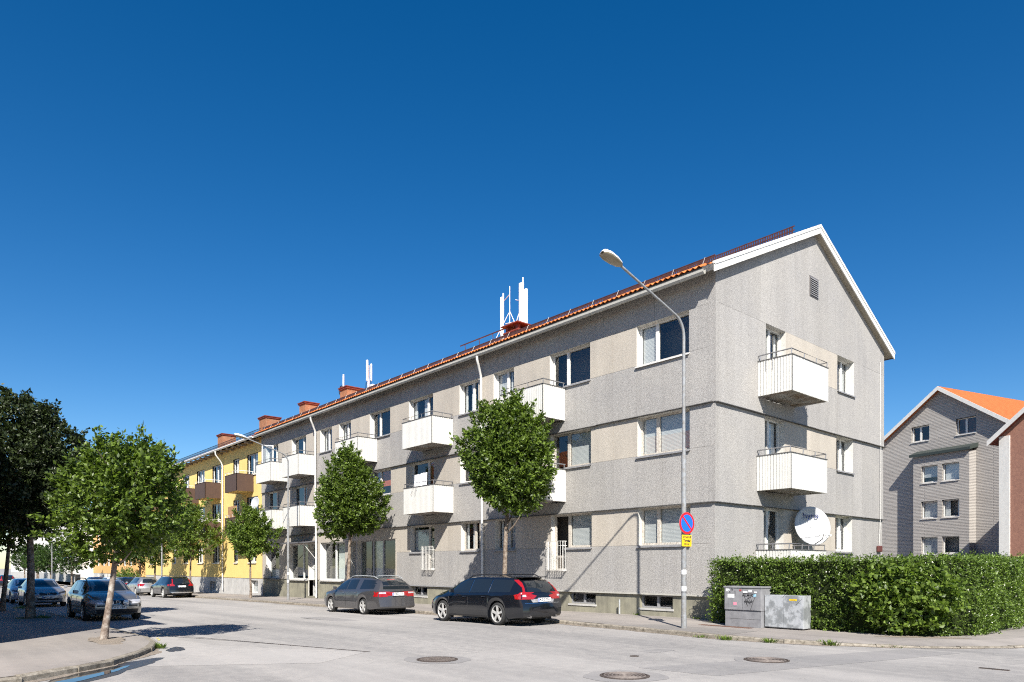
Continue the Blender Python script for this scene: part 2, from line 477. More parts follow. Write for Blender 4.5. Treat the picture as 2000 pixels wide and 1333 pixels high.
def kerb_y(x):                              # right-hand kerb line
    if x <= -4: return -3.65
    if x <= 2.95: return -3.65 - .55*((x+4)/6.95)
    return -4.2
def arc(cx, cy, r, a0, a1, n):
    return [(cx+r*math.cos(math.radians(a0+(a1-a0)*i/n)), cy+r*math.sin(math.radians(a0+(a1-a0)*i/n))) for i in range(n+1)]
right_curve = [(2.95,-4.2), (4.0,-3.98), (5.0,-3.58), (6.0,-3.05), (6.9,-2.45), (7.6,-1.7), (8.15,-.8), (8.5,.3), (8.7,1.6), (8.8,3.0), (8.8,8), (8.8,20), (8.8,40)]
left_curve = [(-8,-14.6), (-6.2,-14.62), (-4.6,-14.85), (-3.1,-15.4), (-1.75,-16.3), (-.7,-17.5), (-.1,-18.9), (.2,-20.5), (.3,-23), (.3,-30), (.3,-60)]
KH = .10
def kh(x, y=-9): return KH - (.065*max(0, min(1, (x-3.6)/3.0)) if y > -6 else 0)
def walk_right():
    xs = [2.95, 0, -2] + [-2-2*i for i in range(1, 34)] + [-75, -84, -120, -200]
    o = strip_mesh('sidewalk', xs, lambda x: kerb_y(x)+.14, lambda x: .6, lambda x: g(x)+KH, M_WALK)
    mb = MB()
    pts = [(2.95, .6)] + [(2.95, -4.06)] + [(x-.11, y+.09) if y < 2 else (x-.14, y) for (x, y) in right_curve[1:]] + [(6.2, 40), (6.2, .6)]
    outer = pts[1:-2]; cxy = Vector((4.2, 6.0)); inner = []
    for (px_, py_) in outer:
        if px_ <= 2.96: inner.append((2.95, py_+.7))
        elif py_ > 2: inner.append((px_-.6, py_))
        else: d_ = (cxy-Vector((px_, py_))).normalized()*.75; inner.append((px_+d_.x, py_+d_.y))
    for i in range(len(outer)-1):
        p, q, p2, q2 = outer[i], outer[i+1], inner[i], inner[i+1]
        mb.poly([(p[0], p[1], kh(*p)-.004), (q[0], q[1], kh(*q)-.004), (q2[0], q2[1], KH), (p2[0], p2[1], KH)])
    mb.poly([(2.95, .6, KH)] + [(x, y, KH) for x, y in inner] + [(6.2, 40, KH), (6.2, .6, KH)])
    me = mb.mesh('sidewalk_corner'); tag(link('sidewalk_corner', me, M_WALK), kind='structure')
    return o
SW_R = walk_right()
def walk_left():
    xs = [-8] + [-8-2*i for i in range(1, 31)] + [-75, -120, -200]
    o = strip_mesh('sidewalk_left', xs, lambda x: -21, lambda x: -14.74, lambda x: g(x)+KH, M_WALK)
    mb = MB()
    edge = [(-8,-14.74)] + [(x-.06, y-.13) if y > -18 else (x-.14, y) for (x, y) in left_curve[1:9]]
    for p, q in zip(edge[:-1], edge[1:]):
        mb.poly([(p[0], p[1], g(p[0])+KH), (q[0], q[1], g(q[0])+KH), (q[0], -60, g(q[0])+KH), (p[0], -60, g(p[0])+KH)])
    me = mb.mesh('sidewalk_left_corner'); tag(link('sidewalk_left_corner', me, M_WALK), kind='structure')
    return o
SW_L = walk_left()

def kerbstones(pts, parent, side):          # one granite block after another along the kerb line
    P = [Vector((x, y, 0)) for x, y in pts]
    acc = 0.0; seg = []
    dense = []
    for a, b in zip(P[:-1], P[1:]):
        n = max(1, int((b-a).length/.1))
        for i in range(n): dense.append(a.lerp(b, i/n))
    dense.append(P[-1])
    i = 0; rr = random.Random(3)
    while i < len(dense)-3:
        ln = rr.choice([9, 10, 11, 12, 8])
        j = min(len(dense)-1, i+ln)
        a, b = dense[i], dense[j]
        if (b-a).length < .3: break
        d = (b-a).normalized(); nrm = Vector((-d.y, d.x, 0))*side
        a2, b2 = a+d*.006, b-d*.006
        za, zb = g(a.x)+kh(a.x,a.y)+rr.uniform(-.012, .010), g(b.x)+kh(b.x,b.y)+rr.uniform(-.012, .010)
        jo = rr.uniform(-.022, .022); wd = .145
        bo = -.25
        c = rr.uniform(.015, .035)
        p = []
        for q, z in ((a2, za), (b2, zb)):
            o0 = q - nrm*(.0+jo)
            p.append([(o0.x, o0.y, z+bo), (o0.x, o0.y, z-c), (o0.x+nrm.x*c, o0.y+nrm.y*c, z), (q.x+nrm.x*wd, q.y+nrm.y*wd, z), (q.x+nrm.x*wd, q.y+nrm.y*wd, z+bo)])
        mb = MB(); k = 5
        mb.v = p[0]+p[1]
        for s in range(k):
            t = (s+1) % k; mb.f.append((s, t, k+t, k+s))
        mb.f.append(tuple(range(k))); mb.f.append(tuple(range(k, 2*k)))
        mb.build('kerbstone', M_KERB, parent)
        i = j
kr = [(-70, kerb_y(-70)), (-40, kerb_y(-40)), (-4, kerb_y(-4)), (0, kerb_y(0)), (2.95, -4.2)] + right_curve[1:10] + [(8.8, 14)]
kerbstones(kr, SW_R, 1)
kerbstones([(-60,-14.6), (-30,-14.6)] + left_curve[:9], SW_L, -1)

# flat details in the paving: wet gutter, puddle, tree pit, patches
def blob(name, cx, cy, rx, ry, rot, z, m, seed, n=40, kind='structure', rough=.25):
    rr = random.Random(seed); ph = [rr.uniform(0, 6.28) for _ in range(5)]
    pts = []
    for i in range(n):
        a = 2*math.pi*i/n
        r = 1 + rough*(math.sin(2*a+ph[0])*.5 + math.sin(3*a+ph[1])*.4 + math.sin(7*a+ph[2])*.25 + math.sin(13*a+ph[3])*.15)
        x, y = rx*r*math.cos(a), ry*r*math.sin(a)
        pts.append((cx+x*math.cos(rot)-y*math.sin(rot), cy+x*math.sin(rot)+y*math.cos(rot), z))
    return tag(MB().poly(pts).build(name, m), kind=kind)
blob('wet_gutter', -.95, -16.62, 1.55, .42, math.radians(-42), .004, M_WET, 1)
blob('puddle', -.72, -16.86, 1.05, .24, math.radians(-42), .008, M_WATER, 2, rough=.15)
blob('wet_gutter_patch', -3.6, -14.75, .5, .16, math.radians(-15), .004, M_WET, 5)
blob('gravel_patch', -5.75, -15.62, 1.0, .36, .02, g(-5.75)+KH+.012, M_GRAVEL, 9, n=90, rough=.30)
blob('tree_pit_soil', -17.6, -15.65, .9, .5, 0, g(-17.6)+KH+.004, M_LAWN, 10, rough=.2)
blob('soil_strip', 6.2, -1.05, .9, .28, math.radians(38), KH+.004, M_GRAVEL, 11, rough=.3)
# newer strip of asphalt in the right-hand pavement
tag(MB().poly([(-.6,-3.9,KH+.004), (2.9,-4.02,KH+.004), (2.9,-2.55,KH+.004), (-.2,-2.75,KH+.004)]).build('asphalt_patch', m_asphalt('patch_asphalt', (.215,.200,.188), (.24,.225,.21), (.92,.92,.92))), kind='structure')
# long repair seam across the road on the left
tag(MB().poly([(-7.8,-14.2,.004), (-.5,-11.9,.004), (-.5,-11.84,.004), (-7.8,-14.14,.004)]).build('road_seam', M_IRON), kind='structure')
# grit washed up along the kerbs, older patches in the road
def grit(pts, wdt, seed, z=.005):
    rr = random.Random(seed); mb = MB(); row = []
    dense = []
    for a, b in zip(pts[:-1], pts[1:]):
        n = max(1, int(math.hypot(b[0]-a[0], b[1]-a[1])/.12))
        dense += [(a[0]+(b[0]-a[0])*i/n, a[1]+(b[1]-a[1])*i/n, b[0]-a[0], b[1]-a[1]) for i in range(n)]
    ww = .5
    for (x, y, dx, dy) in dense:
        l_ = math.hypot(dx, dy); nx, ny = dy/l_, -dx/l_
        ww = max(.05, min(1.0, ww+rr.uniform(-.22, .22))); row.append(((x+nx*-.03, y+ny*-.03), (x+nx*wdt*ww, y+ny*wdt*ww)))
    for (a, b) in zip(row[:-1], row[1:]):
        mb.poly([(*a[0], g(a[0][0])+z), (*b[0], g(b[0][0])+z), (*b[1], g(b[1][0])+z), (*a[1], g(a[1][0])+z)])
    o = mb.build('gutter_grit', M_GRAVEL); o['kind'] = 'structure'
grit([(-60, -3.65), (-4, -3.65), (2.95, -4.2)] + right_curve[1:10], .22, 4)
grit([(p[0], p[1]) for p in left_curve[6::-1]] + [(-40, -14.6)], .22, 5)
M_PATCH1 = m_asphalt('asphalt_dark', (.255,.247,.242), (.27,.26,.255), (.9,.9,.9))
M_PATCH2 = m_asphalt('asphalt_pale', (.36,.345,.33), (.37,.355,.34), (.9,.9,.9))
for (X_, Y_, r_, sd_) in ((-1.41,13.25,.62,21), (1.81,11.26,.66,22), (4.78,13.17,.60,23)):
    q_ = (12.34+.6573*X_-.7536*Y_, -19.17+.7536*X_+.6573*Y_); blob('asphalt_patch', q_[0], q_[1], r_, r_*.95, .3, .0035, M_PATCH1, sd_, rough=.10)
for k_, (pts_, m_) in enumerate((([(-7.8,-14.25), (-.5,-11.95), (.4,-13.4), (-1.2,-15.9), (-4.6,-14.75)], M_PATCH2), ([(-12,-8.2), (3.5,-7.6), (3.5,-6.9), (-12,-7.4)], M_PATCH1), ([(4.6,-9.5), (6.0,-9.3), (7.6,-3.0), (6.6,-3.0)], M_PATCH1))):
    tag(MB().poly([(x_, y_, .0025+max(g(x_), -.2) if x_ > -3 else g(x_)+.012) for x_, y_ in pts_]).build('asphalt_patch', m_), kind='structure')
# lawns
tag(MB().poly([(-76,.6,g(-76)+.10), (-76,-3,g(-76)+.10), (-160,-3,g(-90)+.10), (-160,14,g(-90)+.10), (-76,14,g(-76)+.10)]).build('lawn', M_LAWN), kind='structure')
tag(MB().poly([(6.3,.55,.125), (6.3,45,.125), (.3,45,.125), (.3,.55,.125)]).build('garden', M_LAWN), kind='structure')

# ================================================================== generic building pieces
class Fr:                                   # a wall plane: a runs along it, o outwards
    def __init__(s, o, A, Nn): s.o = Vector((*o, 0)); s.A = Vector((*A, 0)); s.N = Vector((*Nn, 0))
    def P(s, a, z, o=0.0):
        q = s.o + s.A*a + s.N*o; return (q.x, q.y, z)
    def box(s, mb, a0, a1, z0, z1, o0, o1):
        mb.hexa([s.P(a0,z0,o1), s.P(a1,z0,o1), s.P(a1,z0,o0), s.P(a0,z0,o0), s.P(a0,z1,o1), s.P(a1,z1,o1), s.P(a1,z1,o0), s.P(a0,z1,o0)])
        return mb
FRONT = Fr((0, 0), (-1, 0), (0, -1))
GABLE = Fr((0, 0), (0, 1), (1, 0))

def wall_holes(fr, a0, a1, z0, z1, holes, off, thick, name, m, parent):
    """one wall skin with real openings (each with its four reveal faces)"""
    As = sorted(set([a0, a1] + [h[0] for h in holes] + [h[1] for h in holes]))
    Zs = sorted(set([z0, z1] + [h[2] for h in holes] + [h[3] for h in holes]))
    As = [a for a in As if a0 <= a <= a1]; Zs = [z for z in Zs if z0 <= z <= z1]
    mb = MB()
    for i in range(len(As)-1):
        for j in range(len(Zs)-1):
            ca, cz = (As[i]+As[i+1])/2, (Zs[j]+Zs[j+1])/2
            if any(h[0] < ca < h[1] and h[2] < cz < h[3] for h in holes): continue
            mb.poly([fr.P(As[i],Zs[j],off), fr.P(As[i+1],Zs[j],off), fr.P(As[i+1],Zs[j+1],off), fr.P(As[i],Zs[j+1],off)])
    for h in holes:
        b, t = off-thick, off
        mb.poly([fr.P(h[0],h[2],t), fr.P(h[0],h[3],t), fr.P(h[0],h[3],b), fr.P(h[0],h[2],b)])
        mb.poly([fr.P(h[1],h[2],t), fr.P(h[1],h[3],t), fr.P(h[1],h[3],b), fr.P(h[1],h[2],b)])
        mb.poly([fr.P(h[0],h[3],t), fr.P(h[1],h[3],t), fr.P(h[1],h[3],b), fr.P(h[0],h[3],b)])
        mb.poly([fr.P(h[0],h[2],t), fr.P(h[1],h[2],t), fr.P(h[1],h[2],b), fr.P(h[0],h[2],b)])
    me = bpy.data.meshes.new(name); me.from_pydata(mb.v, [], mb.f); me.update()
    bm = bmesh.new(); bm.from_mesh(me); bmesh.ops.remove_doubles(bm, verts=bm.verts, dist=.0005)
    bm.to_mesh(me); bm.free()
    return link(name, me, m, parent)

def window(fr, a0, a1, z0, z1, off, parent, splits=(), depth=.20, fill=('dark',), fm=None, door=None, sill=True, reveal=True, fw=.065, rm=None, open_pane=None, glass=None, sm=None):
    """frame mesh (part 'window') with pane, sill, reveal and blind as sub-parts.
    door = (a_start, a_end, z_low): that leaf runs down to z_low."""
    fm = fm or M_FRAME; rm = rm or M_REVEAL; glass = glass or M_GLASS
    ob, of = off-depth-.07, off-depth          # back / front of the frame
    mb = MB()
    edges = [a0] + [a0+(a1-a0)*s for s in splits] + [a1]
    cells = []
    for i in range(len(edges)-1):
        lo = z0
        if door and abs((edges[i]+edges[i+1])/2-(door[0]+door[1])/2) < .3: lo = door[2]
        cells.append((edges[i], edges[i+1], lo))
    for (b0, b1, lo) in cells:
        fr.box(mb, b0, b0+fw, lo, z1, ob, of); fr.box(mb, b1-fw, b1, lo, z1, ob, of)
        fr.box(mb, b0+fw, b1-fw, z1-fw, z1, ob, of); fr.box(mb, b0+fw, b1-fw, lo, lo+fw*1.15, ob, of)
        s = fw+.018                              # sash a little proud
        if lo < z0-.2: fr.box(mb, b0+fw, b1-fw, lo+.5, lo+.56, ob, of)
    o = mb.build('window', fm, parent)
    for k, (b0, b1, lo) in enumerate(cells):
        f = fill[k % len(fill)]
        if f == 'open':                          # leaf stands open: dark room behind
            continue
        pm = MB(); pm.poly([fr.P(b0+fw-.005,lo+fw-.005,of-.045), fr.P(b1-fw+.005,lo+fw-.005,of-.045), fr.P(b1-fw+.005,z1-fw+.005,of-.045), fr.P(b0+fw-.005,z1-fw+.005,of-.045)]); pm.build('pane', glass, o)
        bm_ = MB(); zb = lo+fw; zt = z1-fw
        if f.startswith('blind'):
            fr_ = float(f[5:] or 1); fr.box(bm_, b0+fw, b1-fw, zt-(zt-zb)*fr_, zt, of-.12, of-.10); bm_.build('blind', M_BLIND, o)
        elif f.startswith('low'):
            fr_ = float(f[3:] or .5); fr.box(bm_, b0+fw, b1-fw, zb, zb+(zt-zb)*fr_, of-.12, of-.10); bm_.build('blind', M_BLIND, o)
        elif f == 'orange':
            fr.box(bm_, b0+fw, b1-fw, zb+(zt-zb)*.35, zt, of-.12, of-.10); bm_.build('blind', M_SHEET_O, o)  # orange banded sheet behind the upper part of the pane
        elif f == 'curtain':
            fr.box(bm_, b0+fw, b0+fw+(b1-b0)*.3, zb, zt, of-.16, of-.13); fr.box(bm_, b1-fw-(b1-b0)*.16, b1-fw, zb, zt, of-.16, of-.13); bm_.build('curtain', M_CURT, o)
        elif f == 'full':
            fr.box(bm_, b0+fw, b1-fw, zb, zt, of-.18, of-.15); bm_.build('curtain', M_CURT, o)
    if reveal:
        rb = MB(); e = .004; q = .012
        fr.box(rb, a0-q, a0-e+.004, (door[2] if door and door[0] <= a0+.05 else z0), z1, ob, off-.004)
        fr.box(rb, a1+e-.004, a1+q, (door[2] if door and door[1] >= a1-.05 else z0), z1, ob, off-.004)
        fr.box(rb, a0, a1, z1, z1+q, ob, off-.004)
        rb.build('reveal', rm, o)
    if sill:
        sb = MB()
        s0, s1 = (a0, a1)
        if door:
            if door[0] <= a0+.05: s0 = door[1]
            else: s1 = door[0]
        p = [fr.P(s0-.03, z0+.005, of), fr.P(s1+.03, z0+.005, of)]
        sb.hexa([fr.P(s0-.03,z0-.055,off+.07), fr.P(s1+.03,z0-.055,off+.07), fr.P(s1+.03,z0-.04,of-.02), fr.P(s0-.03,z0-.04,of-.02),
                 fr.P(s0-.03,z0-.035,off+.07), fr.P(s1+.03,z0-.035,off+.07), fr.P(s1+.03,z0+.006,of-.02), fr.P(s0-.03,z0+.006,of-.02)])
        fr.box(sb, s0-.03, s1+.03, z0-.085, z0-.0352, off+.058, off+.069)
        sb.build('sill', sm or M_SILL, o)
    return o

def balcony(fr, a0, a1, zb, zt, dep, off, parent, panel=None, ribs=True, slabm=None, railm=None, rail_h=.20, soff=None, under=True):
    panel = panel or M_RIB; railm = railm or M_RAIL
    mb = MB(); fr.box(mb, a0+.03, a1-.03, zb+.03, zb+.17, off-.12, off+dep-.04)
    o = mb.build('balcony', slabm or M_SLAB, parent)
    def ribbed(p0, p1, name):                    # sheet folded into upright ribs
        p0, p1 = Vector(p0), Vector(p1); d = p1-p0; ln = d.length; d.normalize()
        nrm = Vector((d.y, -d.x, 0))
        c = Vector(fr.P((a0+a1)/2, 0, off+dep/2)); mid = (p0+p1)/2
        if nrm.dot(Vector((c.x-mid.x, c.y-mid.y, 0))) > 0: nrm = -nrm
        n = max(2, int(round(ln/.098))); pts = []
        for i in range(n):
            s = ln*i/n; e = ln/n
            if ribs: pts += [(s, 0), (s+e*.72, 0), (s+e*.76, -.026), (s+e*.96, -.026)]
            else: pts += [(s, 0)]
        pts.append((ln, 0))
        b = MB()
        outer = [(p0+d*s+nrm*q) for s, q in pts]
        for z in (zb, zt): b.v += [(q.x, q.y, z) for q in outer]
        for z in (zb, zt): b.v += [(q.x-nrm.x*.035, q.y-nrm.y*.035, z) for q in outer]
        k = len(outer)
        for i in range(k-1):
            b.f += [(i, i+1, k+i+1, k+i), (2*k+i, 2*k+i+1, 3*k+i+1, 3*k+i), (i, i+1, 2*k+i+1, 2*k+i), (k+i, k+i+1, 3*k+i+1, 3*k+i)]
        b.f += [(0, k, 3*k, 2*k), (k-1, 2*k-1, 4*k-1, 3*k-1)]
        return b.build(name, panel, o)
    ribbed(fr.P(a0, 0, off+dep), fr.P(a1, 0, off+dep), 'front_panel')
    ribbed(fr.P(a0, 0, off+.01), fr.P(a0, 0, off+dep), 'side_panel')
    ribbed(fr.P(a1, 0, off+.01), fr.P(a1, 0, off+dep), 'side_panel')
    cp = MB(); q = .02
    fr.box(cp, a0-q, a1+q, zt+.001, zt+.022, off+dep-.05, off+dep+q); fr.box(cp, a0-q, a0+.05, zt+.001, zt+.022, off, off+dep-.05); fr.box(cp, a1-.05, a1+q, zt+.001, zt+.022, off, off+dep-.05)
    cp.build('coping', M_FLASH if panel is not M_BROWN else M_BROWN, o)
    rl = MB(); h = zt+rail_h; i = .03
    rl.tube([fr.P(a0+i, h, off+.02), fr.P(a0+i, h, off+dep-i), fr.P(a1-i, h, off+dep-i), fr.P(a1-i, h, off+.02)], .022, 8)
    for a in (a0+i, a0+(a1-a0)*.35, a0+(a1-a0)*.68, a1-i): rl.tube([fr.P(a, zt-.1, off+dep-i-.02), fr.P(a, h, off+dep-i)], .016, 6)
    for a in (a0+i, a1-i):
        for q in (.06, .5): rl.tube([fr.P(a, zt-.1, off+dep*q), fr.P(a, h, off+dep*q)], .016, 6)
    rl.build('rail', railm, o, 40)
    return o

def pipe(path, r, name, m, parent, n=10): return MB().tube(path, r, n).build(name, m, parent, 50)

# ================================================================== the grey block
B = empty('apartment_building')
tag(B, 'long grey pebbledash apartment block with white balconies and gable towards the camera', 'building', 'blocks along the right side of the street')
LEN, DEP = 36.28, 12.85
OFF = {1: 0.0, 2: .04, 3: .08}
BASE = {1: .86, 2: 3.81, 3: 6.92}
TOP = {1: 3.81, 2: 6.92, 3: 11.0}
HEAD = {1: 3.775, 2: 6.885, 3: 10.02}
SILL = {1: 2.50, 2: 5.56, 3: 8.66}
def panels(fr, a0, a1, z0, z1, off, m, joints=(), name='wall_panel', w=1.18):
    js = [a0] + sorted(j for j in joints if a0+.12 < j < a1-.12) + [a1]
    for s, e in zip(js[:-1], js[1:]):
        n = max(1, round((e-s)/w))
        for i in range(n):
            p, q = s+(e-s)*i/n, s+(e-s)*(i+1)/n
            mb = MB(); rr = random.uniform(-.003, .003)
            fr.box(mb, p+.004, q-.004, z0+.003, z1-.003, off-.24, off+rr)
            mb.build(name, m, B)
# t-ranges of the openings on the street front (distance from the corner): same on floors 2 and 3
WIN = [(.90,3.02,'w',(.66,)), (5.18,7.30,'dL',(.62,)), (9.42,10.74,'w',(.45,)), (11.80,13.16,'w',(.40,)), (15.25,17.35,'dR',(.33,)),
       (19.12,21.22,'dL',(.63,)), (23.32,24.72,'w',(.5,)), (25.62,27.14,'w',(.5,)), (29.10,31.22,'dR',(.36,)), (33.36,35.50,'dR',(.36,))]
FILLS = {3: [('dark','blind'), ('dark','dark'), ('curtain','blind.9'), ('dark','curtain'), ('dark','curtain'), ('dark','dark'), ('dark','curtain'), ('dark','curtain'), ('dark','dark'), ('dark','dark')],
         2: [('blind.97','blind'), ('blind','dark'), ('dark','blind'), ('curtain','dark'), ('orange','dark'), ('orange','blind.6'), ('dark','dark'), ('dark','curtain'), ('orange','dark'), ('orange','dark')],
         1: [('blind','blind'), ('blind','open'), ('blind','curtain'), ('dark','curtain'), ('dark','low.9')]}
FLW = {1: WIN[:5], 2: WIN, 3: WIN}
BALC = [(6.46,8.92), (13.66,16.13), (20.41,22.92), (27.62,30.02), (31.80,34.22)]
for fl in (1, 2, 3):
    off, zs, zh = OFF[fl], SILL[fl], HEAD[fl]
    wins = FLW[fl]
    for k, (a0, a1, kind, sp) in enumerate(wins):
        door = None
        dz = BASE[fl]+.42 if fl > 1 else 1.62
        if kind == 'dL': door = (a0+(a1-a0)*sp[0], a1, dz)
        if kind == 'dR': door = (a0, a0+(a1-a0)*sp[0], dz)
        o = window(FRONT, a0, a1, zs, zh, off, B, sp, .20, FILLS[fl][k], door=door, fm=(M_OLDWOOD if fl == 1 or (fl == 2 and k < 2) else M_FRAME), sm=(M_WHITE if fl == 3 and k == 0 else None))
    xend = LEN if fl > 1 else 18.6
    # grey course under the windows
    cuts = []
    lo = BASE[fl]
    xs = [0.0]
    # spandrel row, interrupted by the door leaves
    doors = []
    for (a0, a1, kind, sp) in wins:
        if kind == 'dL': doors.append((a0+(a1-a0)*sp[0], a1))
        if kind == 'dR': doors.append((a0, a0+(a1-a0)*sp[0]))
    if fl == 3:
        jl = [x for (a0, a1, _, _) in wins for x in (a0, a1)]
    jl = [x for (a0, a1, _, _) in wins for x in (a0, a1)]
    cur = 0.0
    dz = BASE[fl]+.42 if fl > 1 else 1.62
    for (d0, d1) in doors + [(xend, xend)]:
        panels(FRONT, cur, d0, lo, zs, off, M_GREY, jl)
        if d1 > d0: panels(FRONT, d0, d1, lo, dz, off, M_GREY)
        cur = d1
    # beige course between the windows
    cur = 0.0
    ztop = zh if fl < 3 else zh
    for i, (a0, a1, kind, sp) in enumerate(wins + [(xend, xend, '', ())]):
        if a0 > cur: panels(FRONT, cur, a0, zs, (TOP[fl] if fl < 3 else zh), off, M_GREY if i == 0 else M_BEIGE)
        if fl < 3 and a1 > a0: panels(FRONT, a0, a1, zh+.012, TOP[fl], off, M_BEIGE)
        cur = a1
    if fl == 3: panels(FRONT, 0, LEN, zh, 11.02, off, M_GREY, (), 'wall_panel', 2.3)
    # drip flashing below each storey
    if fl > 1:
        n = 15
        for i in range(n):
            a, b = LEN*i/n, LEN*(i+1)/n-.01
            mb = MB(); dz1, dz2 = random.uniform(-.012, .012), random.uniform(-.012, .012)
            z0 = BASE[fl]
            mb.hexa([FRONT.P(a,z0-.022+dz1,off+.060), FRONT.P(b,z0-.022+dz2,off+.060), FRONT.P(b,z0-.03,off-.1), FRONT.P(a,z0-.03,off-.1),
                     FRONT.P(a,z0-.004+dz1,off+.060), FRONT.P(b,z0-.004+dz2,off+.060), FRONT.P(b,z0-.002,off-.1), FRONT.P(a,z0-.002,off-.1)])
            mb.build('drip_flashing', M_FLASH, B)
# ground-floor shops at the far end of the front
SHOPS = [(18.75,22.75), (22.85,23.85), (24.15,27.30), (27.84,28.92), (28.98,32.02), (33.36,35.62)]
cur = 18.6
for i, (a0, a1) in enumerate(SHOPS + [(LEN, LEN)]):
    if a0 > cur+.02: panels(FRONT, cur, a0, .98, 3.22 if i != 5 else 3.22, 0, M_BEIGE, (), 'wall_panel', 2)
    cur = a1
panels(FRONT, 18.6, LEN, 3.22, 3.81, 0, M_BEIGE, (), 'wall_panel', 2.4)
M_SHOPF = mat('shop_frame_grey', (.30,.30,.31), .5)
M_SHOPF2 = mat('shop_frame_light', (.55,.55,.54), .5)
window(FRONT, 18.75, 22.75, .98, 3.22, 0, B, (.40,.66), .25, ('dark','full','dark'), fm=M_SHOPF, glass=M_SHOPG, fw=.07, sm=M_SILL)
window(FRONT, 22.85, 23.85, .05, 3.22, 0, B, (), .5, ('dark',), fm=M_SHOPF, glass=M_SHOPG, fw=.09, sill=False)
window(FRONT, 24.15, 27.30, .98, 3.22, 0, B, (.55,), .32, ('full','dark'), fm=M_SHOPF2, glass=M_SHOPG, fw=.07, rm=M_WHITE, sm=M_CONC)
window(FRONT, 27.84, 28.92, -.05, 3.22, 0, B, (), .30, ('dark',), fm=M_SHOPF2, glass=M_SHOPG, fw=.10, sill=False)
window(FRONT, 28.98, 32.02, .98, 3.22, 0, B, (.42,), .30, ('dark','dark'), fm=M_SHOPF2, glass=M_SHOPG, fw=.06, rm=M_WHITE, sm=M_CONC)
window(FRONT, 33.36, 35.62, .98, 3.22, 0, B, (), .30, ('low.25',), fm=M_SHOPF2, glass=M_SHOPG, fw=.06, rm=M_WHITE, sm=M_FLASH)
aw = MB()
aw.hexa([FRONT.P(27.6,3.20,.95), FRONT.P(32.2,3.20,.95), FRONT.P(32.2,3.30,.03), FRONT.P(27.6,3.30,.03), FRONT.P(27.6,3.25,.95), FRONT.P(32.2,3.25,.95), FRONT.P(32.2,3.38,.03), FRONT.P(27.6,3.38,.03)])
awn = aw.build('awning', mat('awning_dark', (.10,.10,.11), .7), B)
for a in (27.8, 32.0): pipe([FRONT.P(a,2.2,.02), FRONT.P(a,3.2,.88)], .018, 'awning_arm', M_RAILW, awn)
# plinth with cellar windows
CELL = [(1.62,2.98,.36,.80), (5.02,6.36,.38,.80), (10.0,11.2,.36,.80), (15.93,17.25,.34,.80)]
wall_holes(FRONT, 0, 18.6, -.75, .83, CELL, -.05, .22, 'plinth', M_PLINTH, B)
wall_holes(FRONT, 18.6, LEN, -.75, .95, [(22.85,23.85,.05,.95), (27.84,28.92,-.05,.95)], -.05, .5, 'plinth', M_PLINTH, B)
wall_holes(GABLE, 0, DEP, -.5, .83, [], -.05, .2, 'plinth', M_PLINTH, B)
for (a0, a1, z0, z1) in CELL:
    window(FRONT, a0, a1, z0, z1, -.05, B, (.5,), .12, ('dark','dark'), fm=M_SILL, sill=False, reveal=False, fw=.045)
    mb = MB(); FRONT.box(mb, a0-.05, a1+.05, z0-.07, z0-.004, -.12, -.02); mb.build('cellar_sill', M_CONC, B)
tr = MB()
for i in range(8):
    a, b = 18.6*i/8, 18.6*(i+1)/8-.008
    tr = MB(); FRONT.box(tr, a, b, .815, .862, -.1, .035+random.uniform(0, .006)); tr.build('plinth_trim', M_GUTTER if i < 4 else M_SILL, B)
tr = MB(); GABLE.box(tr, 0.04, DEP, .815, .862, -.1, .035); tr.build('plinth_trim', M_GUTTER, B)

# gable wall
GW = {'d': (2.95, 4.30), 'w': (8.35, 9.85)}
for fl in (1, 2, 3):
    off, zs, zh = OFF[fl], SILL[fl]-(.12 if fl == 1 else 0), HEAD[fl]
    dz = {1: 1.25, 2: BASE[2]+.5, 3: BASE[3]+.5}[fl]
    window(GABLE, 2.95, 4.30, dz, zh, off, B, (.46,), .22, (('curtain','dark'), ('dark','full'), ('curtain','curtain'))[fl-1:fl][0], sill=False, fm=M_FRAME)
    window(GABLE, 8.35, 9.85, zs, zh, off, B, (.62,), .26, (('full','full'), ('dark','full'), ('dark','curtain'))[fl-1], fm=M_FRAME, rm=M_WHITE)
    panels(GABLE, .10, 2.95, BASE[fl], (TOP[fl] if fl < 3 else zh), off, M_GREY, (), 'wall_panel', 3)
    if fl == 1: panels(GABLE, 2.95, 4.30, BASE[fl], dz, off, M_GREY)
    else: panels(GABLE, 2.95, 4.30, BASE[fl], dz, off, M_GREY)
    panels(GABLE, 4.30, 8.35, BASE[fl], zs, off, M_GREY, (), 'wall_panel', 4)
    panels(GABLE, 4.30, 8.35, zs, (TOP[fl] if fl < 3 else zh), off, M_BEIGE, (), 'wall_panel', 2)
    panels(GABLE, 8.35, 9.85, BASE[fl], zs, off, M_GREY, (), 'wall_panel', 2)
    panels(GABLE, 9.85, DEP, BASE[fl], (TOP[fl] if fl < 3 else zh), off, M_GREY, (10.75,), 'wall_panel', 2.2)
    if fl < 3:
        for (p, q) in GW.values(): panels(GABLE, p, q, zh+.012, TOP[fl], off, M_BEIGE)
    if fl > 1:
        n = 6
        for i in range(n):
            a, b = -.06+(DEP+.22)*i/n, -.06+(DEP+.22)*(i+1)/n-.008
            mb = MB(); d1, d2 = random.uniform(-.01, .01), random.uniform(-.01, .01); z0 = BASE[fl]
            mb.hexa([GABLE.P(a,z0-.022+d1,off+.060), GABLE.P(b,z0-.022+d2,off+.060), GABLE.P(b,z0-.03,off-.1), GABLE.P(a,z0-.03,off-.1),
                     GABLE.P(a,z0-.004+d1,off+.060), GABLE.P(b,z0-.004+d2,off+.060), GABLE.P(b,z0-.002,off-.1), GABLE.P(a,z0-.002,off-.1)])
            mb.build('drip_flashing', M_FLASH, B)
